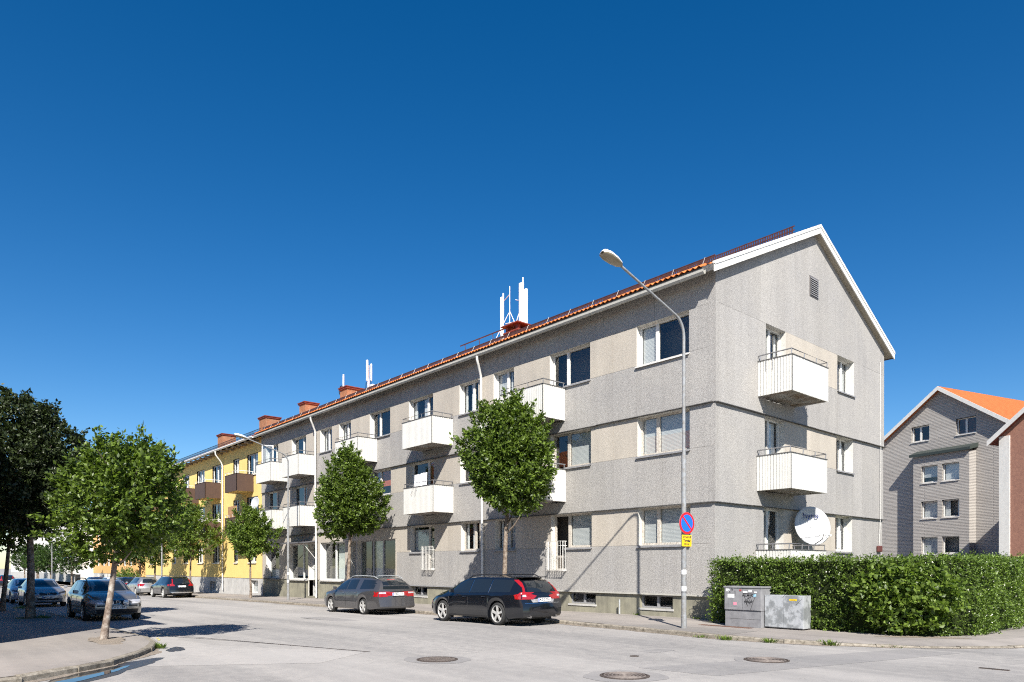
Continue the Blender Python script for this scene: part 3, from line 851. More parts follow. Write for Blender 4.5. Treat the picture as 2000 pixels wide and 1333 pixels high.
# corner posts close the joint between the two panel skins
for fl in (1, 2, 3):
    mb = MB(); o = OFF[fl]; mb.box(-.20, o, -o, .097, BASE[fl], min(TOP[fl], 11.02)-.003); 
    # the corner piece is part of the first gable panel row
    mb.build('corner_panel', M_GREY, B)
# gable triangle, five panels
ROOFZ = lambda y: 11.01+.479*((y if y < DEP/2 else DEP-y)+.51)
ys = [.10, 2.6, 5.0, DEP/2, 8.2, 10.6, DEP]
for p, q in zip(ys[:-1], ys[1:]):
    mb = MB(); t = .20
    o1, o0 = OFF[3], OFF[3]-.24
    mb.hexa([GABLE.P(p+.004,10.023,o1), GABLE.P(q-.004,10.023,o1), GABLE.P(q-.004,10.023,o0), GABLE.P(p+.004,10.023,o0),
             GABLE.P(p+.004,ROOFZ(p)-t,o1), GABLE.P(q-.004,ROOFZ(q)-t,o1), GABLE.P(q-.004,ROOFZ(q)-t,o0), GABLE.P(p+.004,ROOFZ(p)-t,o0)])
    mb.build('wall_panel', M_GREY, B)
vf = MB(); GABLE.box(vf, 6.05, 6.73, 11.75, 12.50, OFF[3], OFF[3]+.02)
vent = vf.build('vent', M_BRACK, B)
for i in range(9):
    mb = MB(); z = 11.79+i*.075
    mb.hexa([GABLE.P(6.09,z,OFF[3]+.05), GABLE.P(6.69,z,OFF[3]+.05), GABLE.P(6.69,z+.05,OFF[3]+.015), GABLE.P(6.09,z+.05,OFF[3]+.015),
             GABLE.P(6.09,z+.008,OFF[3]+.05), GABLE.P(6.69,z+.008,OFF[3]+.05), GABLE.P(6.69,z+.058,OFF[3]+.015), GABLE.P(6.09,z+.058,OFF[3]+.015)])
    mb.build('slat', M_SILL, vent)
mb = MB(); GABLE.box(mb, 12.22, 12.60, 2.40, 2.66, 0, .12); bevel(mb.build('wall_box', mat('box_red', (.10,.028,.024), .6), B), .03)
pipe([GABLE.P(12.45,2.6,.02), GABLE.P(12.43,4.0,.10), GABLE.P(12.40,6.8,.12), GABLE.P(12.42,7.2,.10), GABLE.P(12.40,10.5,.10)], .010, 'cable', M_RAILW, B, 6)
# back and far walls, inner core (rooms read dark behind the glass)
cr = MB(); cr.box(-LEN+.3, -.9, 1.0, DEP-.25, -.5, 11.0); cr.build('inner_walls', M_CORE, B)
cr = MB(); cr.box(-LEN+.05, -.0, DEP-.24, DEP-.002, -.5, 11.0); cr.build('back_wall', M_GREY, B)
# balconies
for i, (a0, a1) in enumerate(BALC):
    balcony(FRONT, a0, a1, 7.33, 8.55, 1.17, OFF[3], B)
    balcony(FRONT, a0, a1, 4.24, 5.46, 1.13, OFF[2], B)
for zt, fl in ((8.60,3), (5.45,2), (2.31,1)):
    balcony(GABLE, 2.42, 4.96, zt-1.15, zt, 1.20, OFF[fl], B)
def hooks(fr, pts, z, parent):
    for (a, o_, da, do) in pts:
        mb = MB(); mb.tube([fr.P(a, z+.02, o_), fr.P(a+da*.02, z-.02, o_+do*.05), fr.P(a+da*.16, z-.30, o_+do*.035), fr.P(a+da*.22, z-.34, o_+do*.035)], .007, 5); mb.build('flower_box_hook', M_RAIL, parent)
hooks(GABLE, [(2.40, .62, -.0, 0), (2.40, .38, 0, 0)], 8.58, B)
hooks(FRONT, [(15.2, 1.20, 1, 1), (14.9, 1.20, 1, 1)], 5.45, B)
# juliet railings on the ground floor
def juliet(a0, a1, z0, z1):
    fr = FRONT; mb = MB(); d = .22
    for z in (z0, z0+.05, z1, z1-.17):
        mb.tube([fr.P(a0,z,.0), fr.P(a0,z,d), fr.P(a1,z,d), fr.P(a1,z,.0)], .012, 6)
    n = 7
    for i in range(n+1): a = a0+(a1-a0)*i/n; mb.tube([fr.P(a,z0,d), fr.P(a,z1,d)], .009, 6)
    for o in (.07, .15):
        for a in (a0, a1): mb.tube([fr.P(a,z0,o), fr.P(a,z1,o)], .009, 6)
    for i in range(n): a = a0+(a1-a0)*(i+.5)/n; mb.tube([fr.P(a,z0,.0), fr.P(a,z0,d)], .008, 5)
    mb.build('balcony_grille', M_RAILW, B, 50)
juliet(6.46, 7.36, 1.62, 2.74); juliet(15.22, 16.05, 1.62, 2.74)
# open casement on the ground floor: leaf swung inwards is hidden, leaf of the far flat swung out
lf = MB(); 
Q = Fr((-34.15, -.08), (-.35, -.937), (.937, -.35))
Q.box(lf, 0, .75, 7.4, 7.47, -.02, .03); Q.box(lf, 0, .75, 9.93, 10.0, -.02, .03); Q.box(lf, 0, .07, 7.47, 9.93, -.02, .03); Q.box(lf, .68, .75, 7.47, 9.93, -.02, .03)
lo_ = lf.build('open_door_leaf', M_WHITE, B); pm = MB(); Q.box(pm, .07, .68, 7.47, 9.93, 0, .008); pm.build('pane', M_GLASS, lo_)

# roof: two slopes, eave tiles one by one, gutter, verge boards, snow guard
def roof_sheet(name, x0, x1, parent, m, wave=True):
    mb = MB(); rows = [(-.46, 0), (1.3, 0), (3.1, 0), (4.8, 0), (DEP/2, 0)]
    nx = int((x1-x0)/.055); xs = [x0+(x1-x0)*i/nx for i in range(nx+1)]
    for (y, _) in rows:
        for x in xs: mb.v.append((x, y, ROOFZ(y)+.03+.022*math.sin(2*math.pi*x/.22)))
    n = len(xs)
    for r in range(len(rows)-1):
        for i in range(nx): mb.f.append((r*n+i, r*n+i+1, (r+1)*n+i+1, (r+1)*n+i))
    k = len(mb.v)
    mb.v += [(x0, DEP/2, ROOFZ(DEP/2)+.03), (x1, DEP/2, ROOFZ(DEP/2)+.03), (x1, DEP+.46, ROOFZ(DEP+.46)+.03), (x0, DEP+.46, ROOFZ(DEP+.46)+.03)]
    mb.f.append((k, k+1, k+2, k+3))
    return mb.build(name, m, parent, 60)
RF = roof_sheet('roof', -LEN, .28, B, M_TILE)
def slope_board(x0, x1, y0, y1, t0, t1, name, m, parent):   # board lying along a roof slope, t = distance below the roof plane
    mb = MB()
    mb.hexa([(x0,y0,ROOFZ(y0)-t1), (x1,y0,ROOFZ(y0)-t1), (x1,y1,ROOFZ(y1)-t1), (x0,y1,ROOFZ(y1)-t1), (x0,y0,ROOFZ(y0)-t0), (x1,y0,ROOFZ(y0)-t0), (x1,y1,ROOFZ(y1)-t0), (x0,y1,ROOFZ(y1)-t0)])
    return mb.build(name, m, parent)
H2 = DEP/2
for (ya, yb) in ((-.50, H2), (DEP+.50, H2)):
    slope_board(.285, .325, ya, yb, .02, .26, 'bargeboard', M_WHITE, RF)
    slope_board(.24, .345, ya, yb, -.07, .045, 'verge_capping', M_WHITE, RF)
    slope_board(OFF[3]-.26, .284, ya, yb, .19, .215, 'soffit', M_SOFFIT, RF)
slope_board(-LEN, OFF[3]-.26, -.50, -.0, .19, .215, 'soffit', M_SOFFIT, RF)
mb = MB(); mb.box(-LEN, .28, -.52, -.495, ROOFZ(-.5)-.20, ROOFZ(-.5)+.0); mb.build('fascia', M_FLASH, RF)
mb = MB(); mb.box(-LEN, .284, DEP+.44, DEP+.50, ROOFZ(-.5)-.22, ROOFZ(-.5)-.03); mb.build('fascia', M_BROWN, RF)
# one S-shaped eave tile, shared
tm = MB(); nseg = 8; prof = []
for i in range(nseg+1):
    s = i/nseg; prof.append((s*.205, .030*math.sin(2*math.pi*s-1.2)))
for (yy, zo) in ((0, 0), (.36, .172)):
    for up in (0, .016):
        for (x, z) in prof: tm.v.append((x, yy, z+zo+up))
n = nseg+1
for i in range(nseg):
    tm.f += [(i, i+1, n+i+1, n+i), (2*n+i, 2*n+i+1, 3*n+i+1, 3*n+i), (i, i+1, 2*n+i+1, 2*n+i), (n+i, n+i+1, 3*n+i+1, 3*n+i)]
tm.f += [(0, n, 3*n, 2*n), (nseg, n+nseg, 3*n+nseg, 2*n+nseg)]
TILE = tm.mesh('eave_tile', 40); TILE.materials.append(M_TILE)
NT = int(LEN/.2055)
for i in range(NT):
    o = bpy.data.objects.new('eave_tile', TILE); COL.objects.link(o); o.parent = RF
    o.location = (-LEN+.03+i*.2055, -.60+random.uniform(-.008, .008), ROOFZ(-.60)+.055+random.uniform(-.004, .004))
    o.rotation_euler = (random.uniform(-.02, .02), 0, random.uniform(-.02, .02))
# gutter in lengths
for i in range(9):
    a, b = -LEN+(LEN+.02)*i/9, -LEN+(LEN+.02)*(i+1)/9-.006
    z = 10.75; y = -.52
    pr = [(a,y,z+.13), (a,y-.005,z+.03), (a,y-.03,z), (a,y-.09,z), (a,y-.135,z+.06), (a,y-.14,z+.13), (a,y-.15,z+.145), (a,y-.13,z+.145), (a,y-.125,z+.07), (a,y-.085,z+.012), (a,y-.035,z+.012), (a,y-.015,z+.13)]
    MB().extrude(pr, (b-a, 0, 0)).build('gutter', M_GUTTER, RF)
# snow guard: rails, close uprights, brackets
sg = MB(); yg = .02; zg = ROOFZ(yg)+.05
for dz in (.0, .19): sg.box(-LEN, .0, yg-.012, yg+.012, zg+dz, zg+dz+.025)
sg.box(-LEN, 0, yg-.006, yg+.006, zg+.13, zg+.191)
n = int(LEN/.085)
for i in range(n): x = -LEN+i*.085; sg.box(x, x+.05, yg-.008, yg+.008, zg+.025, zg+.13)
sg.build('snow_guard', M_SNOW, RF)
for i in range(31):
    x = -.35-i*1.18
    mb = MB(); mb.tube([(x, yg-.20, ROOFZ(yg-.2)+.03), (x, yg-.03, zg+.22), (x, yg+.35, ROOFZ(yg+.35)+.05)], .014, 5); mb.build('bracket', M_BRACK, RF)
# second guard near the ridge at the gable end
sg = MB(); y2 = 5.0; z2 = ROOFZ(y2)+.06
for dz in (.0, .12, .26): sg.box(-9.0, .05, y2-.012, y2+.012, z2+dz, z2+dz+.035)
for i in range(95): x = -9+i*.095; sg.box(x, x+.055, y2-.008, y2+.008, z2+.03, z2+.26)
sg.build('snow_guard', M_SNOW, RF)
wk = MB(); yw, zw = 3.3, ROOFZ(3.3)+.65
wk.box(-17.6, -13.6, yw-.02, yw+.02, zw, zw+.05)
for x in (-17.2, -16.0, -14.9, -13.8): wk.tube([(x, yw, zw), (x+.05, yw+.05, ROOFZ(yw))], .02, 5)
wk.build('roof_rail', M_SNOW, RF)
# downpipes
def downpipe(t, zbot, parent, off=.10):
    x = -t+.22
    pipe([(x, -.60, 10.76), (x, -.60, 10.62), (x-.06, -.48, 10.42), (x-.20, -off-.14, 10.05), (x-.22, -off-.1, 9.85), (x-.22, -off-.09, 6.0), (x-.22, -.14, 3.0), (x-.22, -.13, zbot)], .055, 'downpipe', M_WHITE, parent, 12)
downpipe(11.44, .15, B); downpipe(27.56, -.1, B)
pipe([(-2.55-1.15, -.18, .1), (-3.70, -.18, .62)], .028, 'standpipe', M_GALV, B, 10)

# chimneys
def chimney(x, y, w_, d_, zt, parent, m, capm):
    mb = MB(); zb = ROOFZ(y-d_/2)-.4
    mb.box(x-w_/2, x+w_/2, y-d_/2, y+d_/2, zb, zt-.16)
    o = mb.build('chimney', m, parent)
    c = MB(); q = .07
    c.box(x-w_/2-q, x+w_/2+q, y-d_/2-q, y+d_/2+q, zt-.159, zt-.06); c.box(x-w_/2-q*1.6, x+w_/2+q*1.6, y-d_/2-q*1.6, y+d_/2+q*1.6, zt-.0595, zt)
    c.build('cap', capm, o)
    return o
chimney(-29.75, 3.4, .95, 1.15, 13.60, B, M_BRICK, M_REDMETAL)
chimney(-36.2, 3.4, .95, 1.0, 13.75, B, M_BRICK, M_REDMETAL)
chm = chimney(-13.0, 3.4, .85, .95, 13.05, B, M_REDMETAL, M_REDMETAL)
lid = MB(); lid.box(-13.62, -12.38, 2.75, 4.05, 13.33, 13.38)
for dx in (-.36, .36):
    for dy in (-.4, .4): lid.box(-13.0+dx-.08, -13.0+dx+.08, 3.4+dy-.08, 3.4+dy+.08, 13.051, 13.33)
lid.build('rain_lid', M_REDMETAL, chm)

# antennas on the roof
def antenna(name, label, x, y, poles, panels_, extra=()):
    o = empty(name, (x, y, 0)); tag(o, label, 'antenna', 'mobile phone antennas on the tiled roof')
    mb = MB()
    for (p, q, r) in poles: mb.tube([p, q], r, 8)
    mb.build('mast', M_ANT, o, 50)
    for (c, w_, d_, z0, z1) in panels_:
        b = MB(); b.box(c[0]-w_/2, c[0]+w_/2, c[1]-d_/2, c[1]+d_/2, z0, z1); bevel(b.build('antenna_panel', M_ANT, o), .04, 3)
    for (path, r) in extra: MB().tube(path, r, 6).build('cable_loop', M_BLACK, o, 50)
    return o
antenna('antenna', 'tall slim white antenna panel with braced mast left of the red roof vent', -14.9, 4.0,
        [((.0,0,13.3), (0,0,15.7), .04), ((.62,-.1,13.2), (.62,-.1,15.85), .022), ((-.35,-.5,12.9), (.45,0,14.6), .018), ((.62,-.1,14.6), (1.55,-.4,13.4), .018), ((.05,0,15.3), (.62,-.1,15.45), .018), ((.3,-.1,14.05), (.95,-.1,13.98), .022)],
        [((-.12,0), .15, .12, 13.25, 15.55)])
antenna('antenna', 'broad white antenna panel, tallest thing on the roof, right of the red roof vent', -13.4, 4.0,
        [((0,0,13.3), (0,0,16.05), .03), ((-.65,-.2,13.1), (-.1,0,14.75), .02), ((-.45,-.1,15.05), (-.15,0,14.95), .015)],
        [((.02,-.12), .27, .14, 13.5, 15.75), ((.17,.05), .16, .14, 13.3, 15.45)])
antenna('antenna', 'cluster of three white antenna rods on one mast, mid roof', -28.9, 4.2,
        [((0,0,12.9), (0,0,14.2), .07), ((.25,0,13.4), (.6,0,13.3), .05)],
        [((0,-.1), .14, .12, 14.05, 15.45), ((-.17,.1), .10, .10, 14.05, 15.2), ((.19,.1), .10, .10, 14.05, 15.2), ((.50,0), .28, .2, 13.45, 13.75)],
        [([(-.3,0,14.05), (-.35,0,13.7), (-.15,0,13.4), (0,0,13.3)], .03), ([(.3,0,14.05), (.33,0,13.75), (.1,0,13.4)], .03)])
antenna('antenna', 'single short white rod antenna with black cable ring, beside a brick chimney', -32.0, 4.0,
        [((0,0,12.8), (0,0,14.3), .05), ((0,0,14.2), (0,0,15.1), .06)], [],
        [([(-.3+.32*math.cos(a*.524), 0, 14.05+.32*math.sin(a*.524)) for a in range(13)], .04)])

# ================================================================== yellow block next door
YB = empty('apartment_building', (-LEN, 0, 0))
YB_off = Vector((-LEN, 0, 0))
tag(YB, 'yellow rendered apartment block with dark brown balconies beyond the grey one', 'building', 'blocks along the right side of the street')
KEPT = set()
def into(parent):                           # children were built in world space: keep them there
    for o in COL.objects:
        if o.parent is parent and o.name not in KEPT:
            o.matrix_parent_inverse = Matrix.Translation(parent.location).inverted() if parent.rotation_euler.z == 0 else (Matrix.Translation(parent.location) @ Matrix.Rotation(parent.rotation_euler.z, 4, 'Z')).inverted()
            KEPT.add(o.name)
Y0, Y1 = LEN+.01, 67.5
ypat = [(37.1,39.15,8.45,9.93), (40.75,42.0,8.45,9.93), (44.72,46.75,8.45,9.93), (48.7,50.7,8.6,9.93), (52.8,54.6,8.6,9.93), (56.5,57.8,8.6,9.93), (60.2,62.2,8.45,9.93), (64.2,66.0,8.6,9.93)]
yh = []
for (a0, a1, z0, z1) in ypat:
    yh += [(a0, a1, z0, z1), (a0, a1, z0-3.1, z1-3.1), (a0+.3, a1-.2, 2.1, 3.55)]
wall_holes(FRONT, Y0, Y1, .95, 10.95, yh, 0.0, .16, 'wall', M_YELLOW, YB)
wall_holes(FRONT, Y0, Y1, -1.2, .95, [(37.2,38.6,-.1,.8), (46,47.5,-.2,.6), (55,56.5,-.2,.6)], -.03, .3, 'plinth', M_CONC, YB)
rr = random.Random(5)
for k, h in enumerate(yh):
    window(FRONT, h[0], h[1], h[2], h[3], 0.0, YB, (.5,), .10, (rr.choice(['dark','curtain','blind.4']), rr.choice(['dark','dark','curtain'])), fm=M_WHITE, rm=M_WHITE, sm=M_WHITE, fw=.07)
for h in ((37.2,38.6,-.1,.8), (46,47.5,-.2,.6), (55,56.5,-.2,.6)):
    window(FRONT, *h[:2], *h[2:], -.03, YB, (), .2, ('blind',), fm=M_RAILW, sill=False, reveal=False)
for (a0, a1) in ((37.9,40.28), (44.72,47.22), (50.2,52.7), (60.2,62.7)):
    for zt in (8.40, 5.30): balcony(FRONT, a0, a1, zt-1.22, zt, 1.22, 0, YB, panel=M_BROWN, ribs=False, slabm=M_YELLOW, railm=M_RAILW, rail_h=.22)
wp = MB(); FRONT.box(wp, 38.4, 40.1, 5.35, 6.15, 1.02, 1.06); wp.build('privacy_screen', M_WOODP, YB)
def yroof():
    mb = MB()
    mb.hexa([(-Y1,-.62,10.78), (-Y0,-.62,10.78), (-Y0,H2,14.1), (-Y1,H2,14.1), (-Y1,-.62,10.98), (-Y0,-.62,10.98), (-Y0,H2,14.3), (-Y1,H2,14.3)])
    mb.hexa([(-Y1,H2,14.1), (-Y0,H2,14.1), (-Y0,DEP+.6,10.78), (-Y1,DEP+.6,10.78), (-Y1,H2,14.3), (-Y0,H2,14.3), (-Y0,DEP+.6,10.98), (-Y1,DEP+.6,10.98)])
    return mb.build('roof', M_REDMETAL, YB)
YR = yroof()
for i in range(5):
    a, b = -Y1+(Y1-Y0)*i/5, -Y1+(Y1-Y0)*(i+1)/5-.008; y, z = -.63, 10.74
    MB().extrude([(a,y,z+.12), (a,y,z+.02), (a,y-.04,z), (a,y-.10,z+.02), (a,y-.14,z+.08), (a,y-.14,z+.14), (a,y-.12,z+.14), (a,y-.02,z+.03)], (b-a, 0, 0)).build('gutter', M_RAILW, YR)
sg = MB()
for dz in (.10, .27): sg.box(-Y1, -Y0, -.10, -.07, 11.22+dz, 11.25+dz)
for i in range(150): x = -Y1+i*.207; sg.box(x, x+.03, -.095, -.075, 11.25, 11.5)
sg.build('snow_guard', M_BLACK, YR)
for i in range(25):
    x = -Y1+.6+i*1.25; mb = MB(); mb.box(x, x+.07, -.60, -.01, 10.62, 10.77); mb.build('rafter_end', M_SOFFIT, YR)
pipe([(-43.9, -.72, 10.75), (-43.9, -.70, 10.5), (-44.1, -.22, 10.0), (-44.1, -.10, 9.7), (-44.1, -.09, .0)], .055, 'downpipe', M_WHITE, YB, 10)
for x in (-43.4, -53.3): chimney(x, 3.4, 1.3, 1.2, 13.85, YB, M_BRICK, M_REDMETAL)
mb = MB(); mb.box(-Y1+.2, -Y0-.2, 1.1, DEP, -.9, 10.9); mb.build('inner_walls', M_CORE, YB)
mb = MB(); mb.box(-Y1, -Y1+.19, 0.01, DEP, -.9, 12.5); mb.build('end_wall', M_YELLOW, YB)
into(YB)

# ================================================================== blocks at the far end of the street
def far_block(name, label, x0, x1, y, m, zb, zt, cols, rows, wsz, plinth_m, group):
    o = empty(name, ((x0+x1)/2, y, 0)); tag(o, label, 'building', group)
    fr = Fr((x1, y), (-1, 0), (0, -1)); ln = x1-x0
    holes = []
    for c in cols:
        for (z0, z1) in rows: holes.append((c, c+wsz, z0, z1))
    wall_holes(fr, 0, ln, zb, zt, holes, 0, .2, 'wall', m, o)
    wall_holes(fr, 0, ln, -1.2, zb, [], -.02, .2, 'plinth', plinth_m, o)
    for h in holes: window(fr, *h, 0, o, (.5,), .1, ('dark','curtain'), fm=M_WHITE, rm=M_WHITE, sill=False, fw=.08)
    sd = MB(); sd.box(x1-.2, x1-.001, y+.01, y+11, -1.2, zt); sd.build('end_wall', m, o)
    mb = MB(); mb.box(x0, x1-.21, y+1.0, y+11, -1.2, zt-.1); mb.build('inner_walls', M_CORE, o)
    mb = MB(); mb.hexa([(x0,y-.5,zt), (x1+.3,y-.5,zt), (x1+.3,y+5.5,zt+2.6), (x0,y+5.5,zt+2.6), (x0,y-.5,zt+.15), (x1+.3,y-.5,zt+.15), (x1+.3,y+5.5,zt+2.75), (x0,y+5.5,zt+2.75)])
    mb.hexa([(x0,y+5.5,zt+2.6), (x1+.3,y+5.5,zt+2.6), (x1+.3,y+11.5,zt), (x0,y+11.5,zt), (x0,y+5.5,zt+2.75), (x1+.3,y+5.5,zt+2.75), (x1+.3,y+11.5,zt+.15), (x0,y+11.5,zt+.15)])
    mb.build('roof', M_REDMETAL, o)
    return o, fr
OB, ofr = far_block('apartment_building', 'orange rendered block with white windows at the far end of the street', -104.5, -80, 2.0, M_ORANGE_R, .9, 8.2,
          [2, 5, 8.5, 11, 14, 17, 20.5], ((1.9,3.5), (5.0,6.6)), 1.3, M_CONC, 'blocks along the right side of the street')
for i in range(6):
    mb = MB(); ofr.box(mb, 9+i*2.3, 10.1+i*2.3, -.4, .8, -.018, .02); mb.build('cellar_door', M_WHITE, OB)
into(OB)
WB, wfr = far_block('apartment_building', 'white rendered block with grey balconies and a blue awning, farthest left', -190, -105, .5, M_WHITE_R, .7, 9.2,
          [10, 15, 22, 27, 34, 39, 47, 55, 63, 70], ((1.6,3.2), (4.6,6.2), (7.4,8.6)), 2.0, M_CONC, 'blocks along the right side of the street')
for z in (.75, 3.6, 6.6):
    mb = MB(); wfr.box(mb, 4.3, 8.6, z, z+1.1, .0, 1.3); mb.build('balcony', M_CONC, WB)
mb = MB(); mb.hexa([wfr.P(4.3,3.0,1.5), wfr.P(8.6,3.0,1.5), wfr.P(8.6,3.5,.05), wfr.P(4.3,3.5,.05), wfr.P(4.3,3.05,1.5), wfr.P(8.6,3.05,1.5), wfr.P(8.6,3.56,.05), wfr.P(4.3,3.56,.05)])
mb.build('awning', mat('awning_blue', (.02,.22,.45), .7), WB)
mb = MB(); wfr.box(mb, 4.5, 8.4, 1.9, 3.3, -.2, .01); mb.build('balcony_door', M_DARK, WB)
mb = MB(); wfr.box(mb, .5, 4.2, -.55, .65, -.3, .02); mb.build('garage_opening', M_DARK, WB)
into(WB)

# block across the side street on the left: it stands just outside the picture and shades the left pavement
LB = empty('apartment_building', (-20, -26, 0)); tag(LB, 'red brick block behind the left pavement whose shadow falls on the road', 'building')
lf_ = Fr((-3.8, -19.9), (-1, 0), (0, 1)); lg = Fr((-3.8, -19.9), (0, -1), (1, 0))
lh = []
for c in range(10):
    for z in (1.6, 4.6, 7.3): lh.append((1.4+c*3.4, 3.1+c*3.4, z, z+1.4))
wall_holes(lf_, 0, 36, -.8, 9.5, lh, 0, .2, 'wall', m_brick('brick_red', (.33,.15,.09), (.40,.19,.12), (.36,.31,.26), .25, .08), LB)
for h in lh: window(lf_, *h, 0, LB, (.5,), .12, ('curtain','dark'), fm=M_WHITE, rm=M_WHITE, fw=.07)
wall_holes(lg, 0, 11, -.3, 9.5, [], 0, .2, 'wall', MATS['brick_red'], LB)
mb = MB(); mb.box(-39.6, -4.1, -30.9, -21, -.8, 9.4); mb.build('inner_walls', M_CORE, LB)
mb = MB()
mb.hexa([(-40,-19.5,9.42), (-3.4,-19.5,9.42), (-3.4,-25.4,11.9), (-40,-25.4,11.9), (-40,-19.5,9.6), (-3.4,-19.5,9.6), (-3.4,-25.4,12.1), (-40,-25.4,12.1)])
mb.hexa([(-40,-25.4,11.9), (-3.4,-25.4,11.9), (-3.4,-31.3,9.42), (-40,-31.3,9.42), (-40,-25.4,12.1), (-3.4,-25.4,12.1), (-3.4,-31.3,9.6), (-40,-31.3,9.6)])
mb.build('roof', M_TILE, LB)
into(LB)

# ================================================================== grey clad house and red house on the right
GH = empty('apartment_building', (-8.04, 45.7, 0), math.atan2(-.27, .963))
tag(GH, 'four-storey grey clad house with orange tile roof behind the hedge', 'building')
gx, gy = Vector((.963, -.27)), Vector((.27, .963))
gh = Fr((-8.04, 45.7), (.963, -.27), (-.27, -.963))         # a = 0 under the ridge, to the right positive
def gable_wall(fr, a0, a1, zb, ze, zp, ac, holes, off, m, parent, th=.25):
    wall_holes(fr, a0, a1, zb, ze, [h for h in holes if h[3] <= ze], off, th, 'wall', m, parent)
    # upper triangle cut in strips so the attic windows stay open
    hs = [h for h in holes if h[2] >= ze]
    zs = sorted(set([ze, zp] + [h[2] for h in hs] + [h[3] for h in hs]))
    mb = MB()
    sl = lambda z: (a0+(ac-a0)*(z-ze)/(zp-ze), a1+(ac-a1)*(z-ze)/(zp-ze))
    for z0, z1 in zip(zs[:-1], zs[1:]):
        l0, r0 = sl(z0); l1, r1 = sl(z1); zm = (z0+z1)/2
        cut = sorted((h[0], h[1]) for h in hs if h[2] < zm < h[3])
        cl0, cl1 = l0, l1
        for (c0, c1) in cut + [(None, None)]:
            rr0, rr1 = (r0, r1) if c0 is None else (c0, c0)
            mb.poly([fr.P(cl0,z0,off), fr.P(rr0,z0,off), fr.P(rr1,z1,off), fr.P(cl1,z1,off)])
            cl0 = cl1 = c1
    for h in hs:
        b, t = off-th, off
        for (p, q) in (((h[0],h[2]),(h[0],h[3])), ((h[1],h[2]),(h[1],h[3])), ((h[0],h[3]),(h[1],h[3])), ((h[0],h[2]),(h[1],h[2]))):
            mb.poly([fr.P(*p,t), fr.P(*q,t), fr.P(*q,b), fr.P(*p,b)])
    me = bpy.data.meshes.new('gable'); me.from_pydata(mb.v, [], mb.f); me.update(); link('gable', me, m, parent)
ZP, ZE, HW = 16.45, 12.05, 6.35
attic = [(-2.62,-1.02,12.45,13.75), (1.22,2.82,12.45,13.75)]
gable_wall(gh, -HW, HW, -.5, ZE, ZP, 0, attic, 0, M_SIDING, GH)
for h in attic: window(gh, *h, 0, GH, (.45,), .22, ('dark','dark'), fm=M_WHITE, rm=M_WHITE, sm=M_WHITE, fw=.08)
BD = .85
bay = Fr((-8.04, 45.7), (.963, -.27), (-.27, -.963))
bh = []
for z in (2.85, 5.80, 8.75):
    bh += [(-1.15,.25,z,z+1.4), (.62,2.02,z,z+1.4)]
wall_holes(bay, -1.85, 2.8, -.5, 11.0, bh, BD, .25, 'bay_wall', M_SIDING, GH)
for i, h in enumerate(bh): window(bay, *h, BD, GH, (), .2, (('blind','dark','full','curtain','blind.7','full')[i],), fm=M_WHITE, rm=M_WHITE, sm=M_WHITE, fw=.08)
bs = MB()
bs.poly([bay.P(2.8,-.5,BD), bay.P(2.8,11,BD), bay.P(2.8,11,.0), bay.P(2.8,-.5,.0)])
bs.build('bay_side', M_SIDING, GH)
bs = MB(); bs.poly([bay.P(-1.85,-.5,BD), bay.P(-1.85,11,BD), bay.P(-1.85,11,0), bay.P(-1.85,-.5,0)]); bs.build('bay_side', M_SIDING, GH)
bs = MB(); bs.hexa([bay.P(-2.05,10.98,BD+.25), bay.P(3.0,10.98,BD+.25), bay.P(3.0,11.25,0.01), bay.P(-2.05,11.25,.01), bay.P(-2.05,11.2,BD+.25), bay.P(3.0,11.2,BD+.25), bay.P(3.0,11.6,.01), bay.P(-2.05,11.6,.01)])
bs.build('bay_roof', mat('bay_flashing', (.035,.045,.04), .5), GH)
def gable_roof(fr, hw, ze, zp, o0, o1, m, parent, th=.22, ov=.55, board=M_WHITE, bh_=.34, back=16):
    k = (zp-ze)/hw; e = ov
    for s in (-1, 1):
        a = s*(hw+e); z = ze-k*e
        mb = MB(); mb.hexa([fr.P(a,z,o1), fr.P(0,zp,o1), fr.P(0,zp,-back), fr.P(a,z,-back), fr.P(a,z+th,o1), fr.P(0,zp+th,o1), fr.P(0,zp+th,-back), fr.P(a,z+th,-back)])
        o = mb.build('roof_slope', m, parent)
        uv = o.data.uv_layers.new(name='uv')
        A3 = Vector(fr.P(0,0,0)); dA = fr.A; dN = fr.N
        for lp in o.data.loops:
            p = o.data.vertices[lp.vertex_index].co
            r = Vector((p.x, p.y, 0))-Vector((A3.x, A3.y, 0))
            uv.data[lp.index].uv = (r.dot(dN), r.dot(dA)*math.sqrt(1+k*k))
        b = MB(); b.hexa([fr.P(a,z-.12,o1+.001), fr.P(0,zp-.12,o1+.001), fr.P(0,zp-.12,o1+.05), fr.P(a,z-.12,o1+.05), fr.P(a,z-.12+bh_,o1+.001), fr.P(0,zp-.12+bh_,o1+.001), fr.P(0,zp-.12+bh_,o1+.05), fr.P(a,z-.12+bh_,o1+.05)])
        b.build('bargeboard', board, parent)
gable_roof(gh, HW, ZE, ZP, 0, .45, M_ROOFFAR, GH)
mb = MB(); mb.hexa([gh.P(-HW,-.5,-.8), gh.P(HW,-.5,-.8), gh.P(HW,-.5,-15), gh.P(-HW,-.5,-15), gh.P(-HW,ZE-.1,-.8), gh.P(HW,ZE-.1,-.8), gh.P(HW,ZE-.1,-15), gh.P(-HW,ZE-.1,-15)]); mb.build('inner_walls', M_CORE, GH)
into(GH)

RH = empty('apartment_building', (3.5, 30.5, 0), math.atan2(-.27, .963))
tag(RH, 'red-brown rendered house with a white corner pilaster cut by the right edge', 'building')
